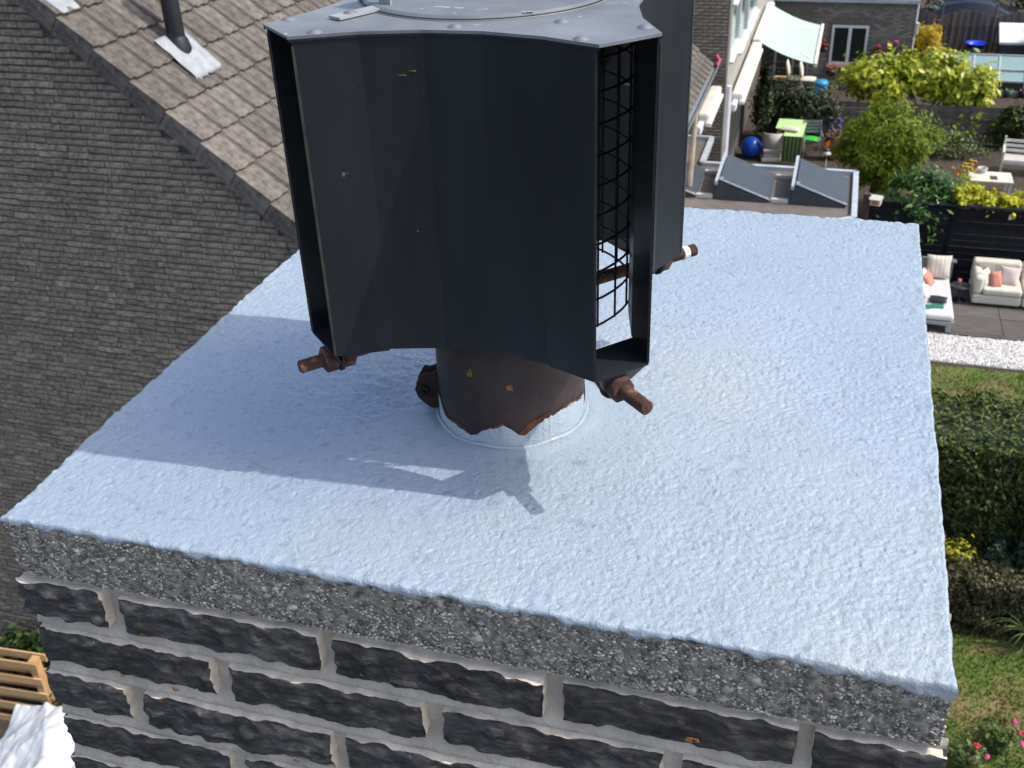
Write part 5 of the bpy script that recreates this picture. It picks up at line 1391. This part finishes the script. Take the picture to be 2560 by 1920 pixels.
# greenhouse
def greenhouse():
    o = empty('greenhouse', (5.5, 34.2, 0), 0, 'low aluminium greenhouse with pale green glass panes', 'greenhouse')
    b = MB(); b.box((-1.55, -.03, 0), (1.6, .06, .14)); b.box((-1.55, .07, 0), (-1.45, .70, .14)); b.build('plinth', M['concrete'], o)
    xs = [-1.5, -.75, -.02, .72, 1.5]; zb, zt, yt = .44, 1.06, .62
    P = lambda x, t: Vector((x, .02+(yt-.02)*t, zb+(zt-zb)*t))
    fr = MB()
    for x in xs: fr.box((x-.022, 0, .142), (x+.022, .045, zb)); fr.bar(P(x, 0), P(x, 1), .045)
    fr.box((-1.475, .004, .142), (1.475, .040, .175))
    for t in (0, 1): fr.bar(P(-1.5, t), P(1.5, t), .05)
    fr.bar(P(-.02, .42)+Vector((0, -.012, .012)), P(.72, .42)+Vector((0, -.012, .012)), .05)
    fr.build('frame', M['alu'], o)
    for a, c in zip(xs[:-1], xs[1:]):
        g = MB(); g.box((a+.03, .015, .18), (c-.03, .021, zb-.03)); g.build('pane', M['darkglass'], o)
        q = [P(a+.024, .04), P(c-.024, .04), P(c-.024, .97), P(a+.024, .97)]; d = Vector((0, .007, -.007))
        g = MB(); g.add(q+[v_+d for v_ in q], [(0, 1, 2, 3), (7, 6, 5, 4), (0, 4, 5, 1), (1, 5, 6, 2), (2, 6, 7, 3), (3, 7, 4, 0)]); g.build('roof_pane', M['greenglass'], o)
    g = MB(); g.box((-1.45, yt+.03, 0), (1.5, yt+.06, zt)); g.build('back_wall', M['slateside'], o)
    for i, (x, c) in enumerate(((.30, 'greenplastic'), (.62, 'greenplastic'), (1.0, 'blackpvc'))):
        b = MB(); b.lathe([(0, 0), (.09, 0), (.12, .24), (.10, .24), (.09, .03)], 16); p = b.build('plant_pot', M[c]); p.location = (5.5+x-.3, 34.10, .0)
        tag(p, ('green pot at the left in front of the greenhouse', 'green pot in the middle in front of the greenhouse', 'black pot at the right in front of the greenhouse')[i], 'pot', 'pots in the greenhouse')
greenhouse()
# tubs by the far fence
o = empty('crate', (5.15, 38.4, 0), 0, 'dull green garden crate near the picket fence', 'crate')
b = MB(); b.lathe([(0, 0), (.24, 0), (.30, .42), (.27, .42), (.22, .03)], 18); b.build('body', M['greenplastic'], o)
b = MB(); b.lathe([(0, 0), (.24, 0), (.34, .15), (.36, .16), (.30, .16), (.22, .03)], 20); o = b.build('tub', M['royalplastic']); o.location = (5.12, 38.4, .425); tag(o, 'royal blue plastic tub on the green crate', 'tub')
b = MB(); b.lathe([(0, 0), (.11, 0), (.16, .20), (.14, .20), (.10, .03)], 16); o = b.build('flower_pot', M['orangeplastic']); o.location = (5.55, 37.9, 0.15); tag(o, 'orange flower pot in front of the green crate', 'pot')
b = MB(); b.box((-.25, -.2, 0), (.25, .2, .148)); o = b.build('paving_block', M['concrete']); o.location = (5.55, 37.9, 0); tag(o, 'low concrete block under the orange pot', 'block')
def shed():
    o = empty('garden_box', (6.6, 38.1, 0), 0, 'grey garden cabinet with a sloping white lid by the picket fence', 'cabinet')
    b = MB(); b.box((-.80, -.4, 0), (1.2, .4, .70)); b.build('body', M['slateside'], o)
    b = MB(); b.add([(-.86, -.5, .72), (1.25, -.5, .72), (1.25, .45, 1.14), (-.86, .45, 1.14), (-.86, -.5, .80), (1.25, -.5, .80), (1.25, .45, 1.22), (-.86, .45, 1.22)], [(0, 3, 2, 1), (4, 5, 6, 7), (0, 1, 5, 4), (1, 2, 6, 5), (2, 3, 7, 6), (3, 0, 4, 7)]); b.build('lid', M['white_cool'], o, .01)
shed()
# golden conifer
g = rng(91); o = empty('golden_conifer', (3.50, 36.9, 0), 0, 'small rounded golden-yellow conifer against the picket fence', 'conifer')
P, u = blob_points(g, 5200, (0, 0, .80), (.54, .48, .68), 55, .20, .6); P[:, 2] = np.maximum(P[:, 2], .05)
put('crown', leaf_mesh('crown', P, .12, 'golden', g, out=u, aspect=.22, up=.6), o); b = MB(); b.tube([(0, 0, -.05), (0, 0, 1.3)], [.07, .02], 8); b.build('trunk', M['bark'], o)
def picket_fence():
    x0 = 3.0; y = 38.95
    o = empty('picket_fence', (x0, y, 0), 0, 'weathered picket fence with arched tops and tall posts', 'fence')
    me = []
    for k in range(3):
        b = MB(); b.box((0, 0, 0), (.085, .018, 1)); me.append(b.mesh('picket', M['wood_fence']))
    w_ = 1.68
    for s_ in range(4):
        xo = -.72+s_*w_
        for k in range(15):
            t = (k+.5)/15; h = 1.26+.22*math.sin(t*math.pi)
            p = put('picket', me[k % 3], o, (xo+.05+k*.107, -.02 if k % 2 else .03, .02)); p.scale = (1.15, 1, h)
        for z in (.30, .95):
            b = MB(); b.box((xo+.05, -.001, z), (xo+w_-.05, .028, z+.07)); b.build('rail', M['wood_fence'], o)
        b = MB(); b.box((xo+w_-.035, -.04, 0), (xo+w_+.035, .05, 1.72)); b.build('post', M['wood_fence'], o, .01)
picket_fence()
def car():
    o = empty('parked_car', (4.75, 41.2, 0), 0, 'dark blue car behind the picket fence, only its roof showing', 'car')
    prof = [(-1.9, .35), (-1.95, .62), (-1.75, .82), (-1.1, .92), (-.55, 1.32), (.1, 1.43), (.85, 1.40), (1.5, 1.10), (1.9, .98), (1.98, .6), (1.92, .35)]
    b = MB(); n = len(prof); V = []
    for y, k in ((-.82, .0), (-.74, .05), (.74, .05), (.82, 0)):
        for x, z in prof: V.append((x*(1 if k == 0 else .995), y*(1-.16*max(0, z-.9)/.5), z+k*.6))
    F = [tuple(range(n)), tuple(range(3*n, 4*n))[::-1]]+[(r_*n+i, (r_+1)*n+i, (r_+1)*n+i+1, r_*n+i+1) for r_ in range(3) for i in range(n-1)]
    b.add(V, F, 0, True); b.build('body', M['carpaint'], o)
    b = MB(); q = [(-.98, .95), (-.52, 1.30), (.1, 1.38), (.8, 1.35), (1.32, 1.08)]
    for y in (-.80, .80): b.add([(x, y*(1-.16*(z-.9)/.5)*1.012, z) for x, z in q], [tuple(range(5))] if y < 0 else [tuple(range(5))[::-1]])
    b.build('window', M['darkglass'], o)
    b = MB(); b.add([(-1.08, -.60, .965), (-.60, -.56, 1.325), (-.60, .56, 1.325), (-1.08, .60, .965)], [(0, 1, 2, 3)][::1]); b.build('windscreen', M['darkglass'], o)
    for x in (-1.3, 1.25):
        for y in (-.80, .80):
            b = MB(); b.tube([(x, y-.09, .32), (x, y+.09, .32)], .32, 22); w_ = b.build('wheel', M['dark'], o)
            b = MB(); b.tube([(x, y-.095, .32), (x, y+.095, .32)], .19, 16); b.build('rim', M['alu'], w_)
car()
for i, (x, y, r_, h, lb) in enumerate(((2.6, 44.6, 1.5, 1.5, 'dark green bushy tree at the corner of the far wing'), (5.2, 44.9, 1.7, 1.6, 'dark green bushy tree directly behind the parked car'), (7.9, 44.6, 1.7, 1.6, 'dark green bushy tree at the far right behind the fence'))):
    o = shrub('bushy_tree', lb, 'tree', (x, y, h+.3), (r_, 1.0, h), 4200, .17, 'far', 95+i, clumps=80, aspect=.5, group='trees beyond the fence')
shrub('corner_shrub', 'dark shrub overhanging the white cabinet lid', 'shrub', (7.05, 37.3, 1.05), (.55, .4, .55), 1400, .11, 'dark', 99, aspect=.5)

# ------------------------------------------------------------------ bottom left: pallet rack, ivy, tarpaulin
def pallet():
    o = empty('pallet_rack', (-7.42, 6.02, -.04), R(4), 'upright raw-wood pallet trellis overgrown with ivy', 'pallet')
    for k in range(5):
        z = .03+.235*k
        b = MB(); b.box((-.62, -.075, z), (.36, -.053, z+.105)); b.build('slat', M['pallet'], o, .003)
        b = MB(); b.box((-.58, .055, z+.03), (.40, .077, z+.135)); b.build('back_slat', M['pallet'], o, .003)
    for x in (-.60, .24):
        b = MB(); b.box((x, -.051, 0), (x+.09, .053, 1.08)); b.build('post', M['pallet'], o, .003)
pallet()
shrub('ivy_bush', 'green ivy growing through and right of the raw-wood pallet', 'ivy', (-7.15, 6.42, .48), (.75, .22, .52), 3000, .11, 'ivy', 101, clumps=50, aspect=.65)
shrub('ivy_bush', 'dark ivy hanging behind the upper left of the pallet', 'ivy', (-8.1, 6.5, .40), (.5, .22, .38), 1500, .11, 'ivy', 102, clumps=40, aspect=.65)
shrub('low_weeds', 'leafy weeds between the tarpaulin and the gable wall', 'plants', (-6.55, 6.1, .35), (.5, .5, .42), 1200, .10, 'ivy', 103, aspect=.5, stem=False)
def tarp():
    o = empty('tarpaulin', (-6.45, 5.25, 0), 0, 'crumpled white tarpaulin draped over a pile at the gable foot', 'tarpaulin')
    n = 90; V = []
    for i in range(n+1):
        for j in range(n+1):
            x, y = -.85+1.5*i/n, -1.0+1.55*j/n
            ridge = max(0, 1-abs((x+.05)*.8+(y-.1)*.55)/.75)
            h = .62+.34*ridge-.14*abs(x)+.09*mnoise.noise((x*2.1, y*2.1, 3))+.05*abs(mnoise.noise((x*3.1+y*2, y*4, 7)))
            h -= .045*abs(math.sin((x*1.2-y*.9)*5+2*mnoise.noise((x*2, y*2, 1))))**.6; h += .05*(abs(mnoise.noise((x*4.3+y*1.5, y*2.2-x, 4)))**.7-.3)+.02*abs(mnoise.noise((x*11, y*9, 8)))
            e = min(i, n-i, j, n-j)/n; h = h*min(1, e*9)**.6 if e < .11 else h
            V.append((x, y, max(h, .02)))
    b = MB(); b.add(V, [(i*(n+1)+j, (i+1)*(n+1)+j, (i+1)*(n+1)+j+1, i*(n+1)+j+1) for i in range(n) for j in range(n)], 0, True); c = b.build('sheet', M['tarp'], o)
    b = MB(); b.box((-.6, -.7, 0), (.4, .3, .4)); b.build('pile', M['bark'], o)
tarp()
def yard_wall():
    b = MB(); b.box((-.09, -1.9, 0), (.09, .72, 1.0)); o = b.build('yard_wall', M['wicker'], None, .02); o.location = (-5.68, 5.0, 0); o.rotation_euler = (0, 0, R(-24)); tag(o, 'low pale rendered yard wall beside the white tarpaulin', 'wall')
yard_wall()
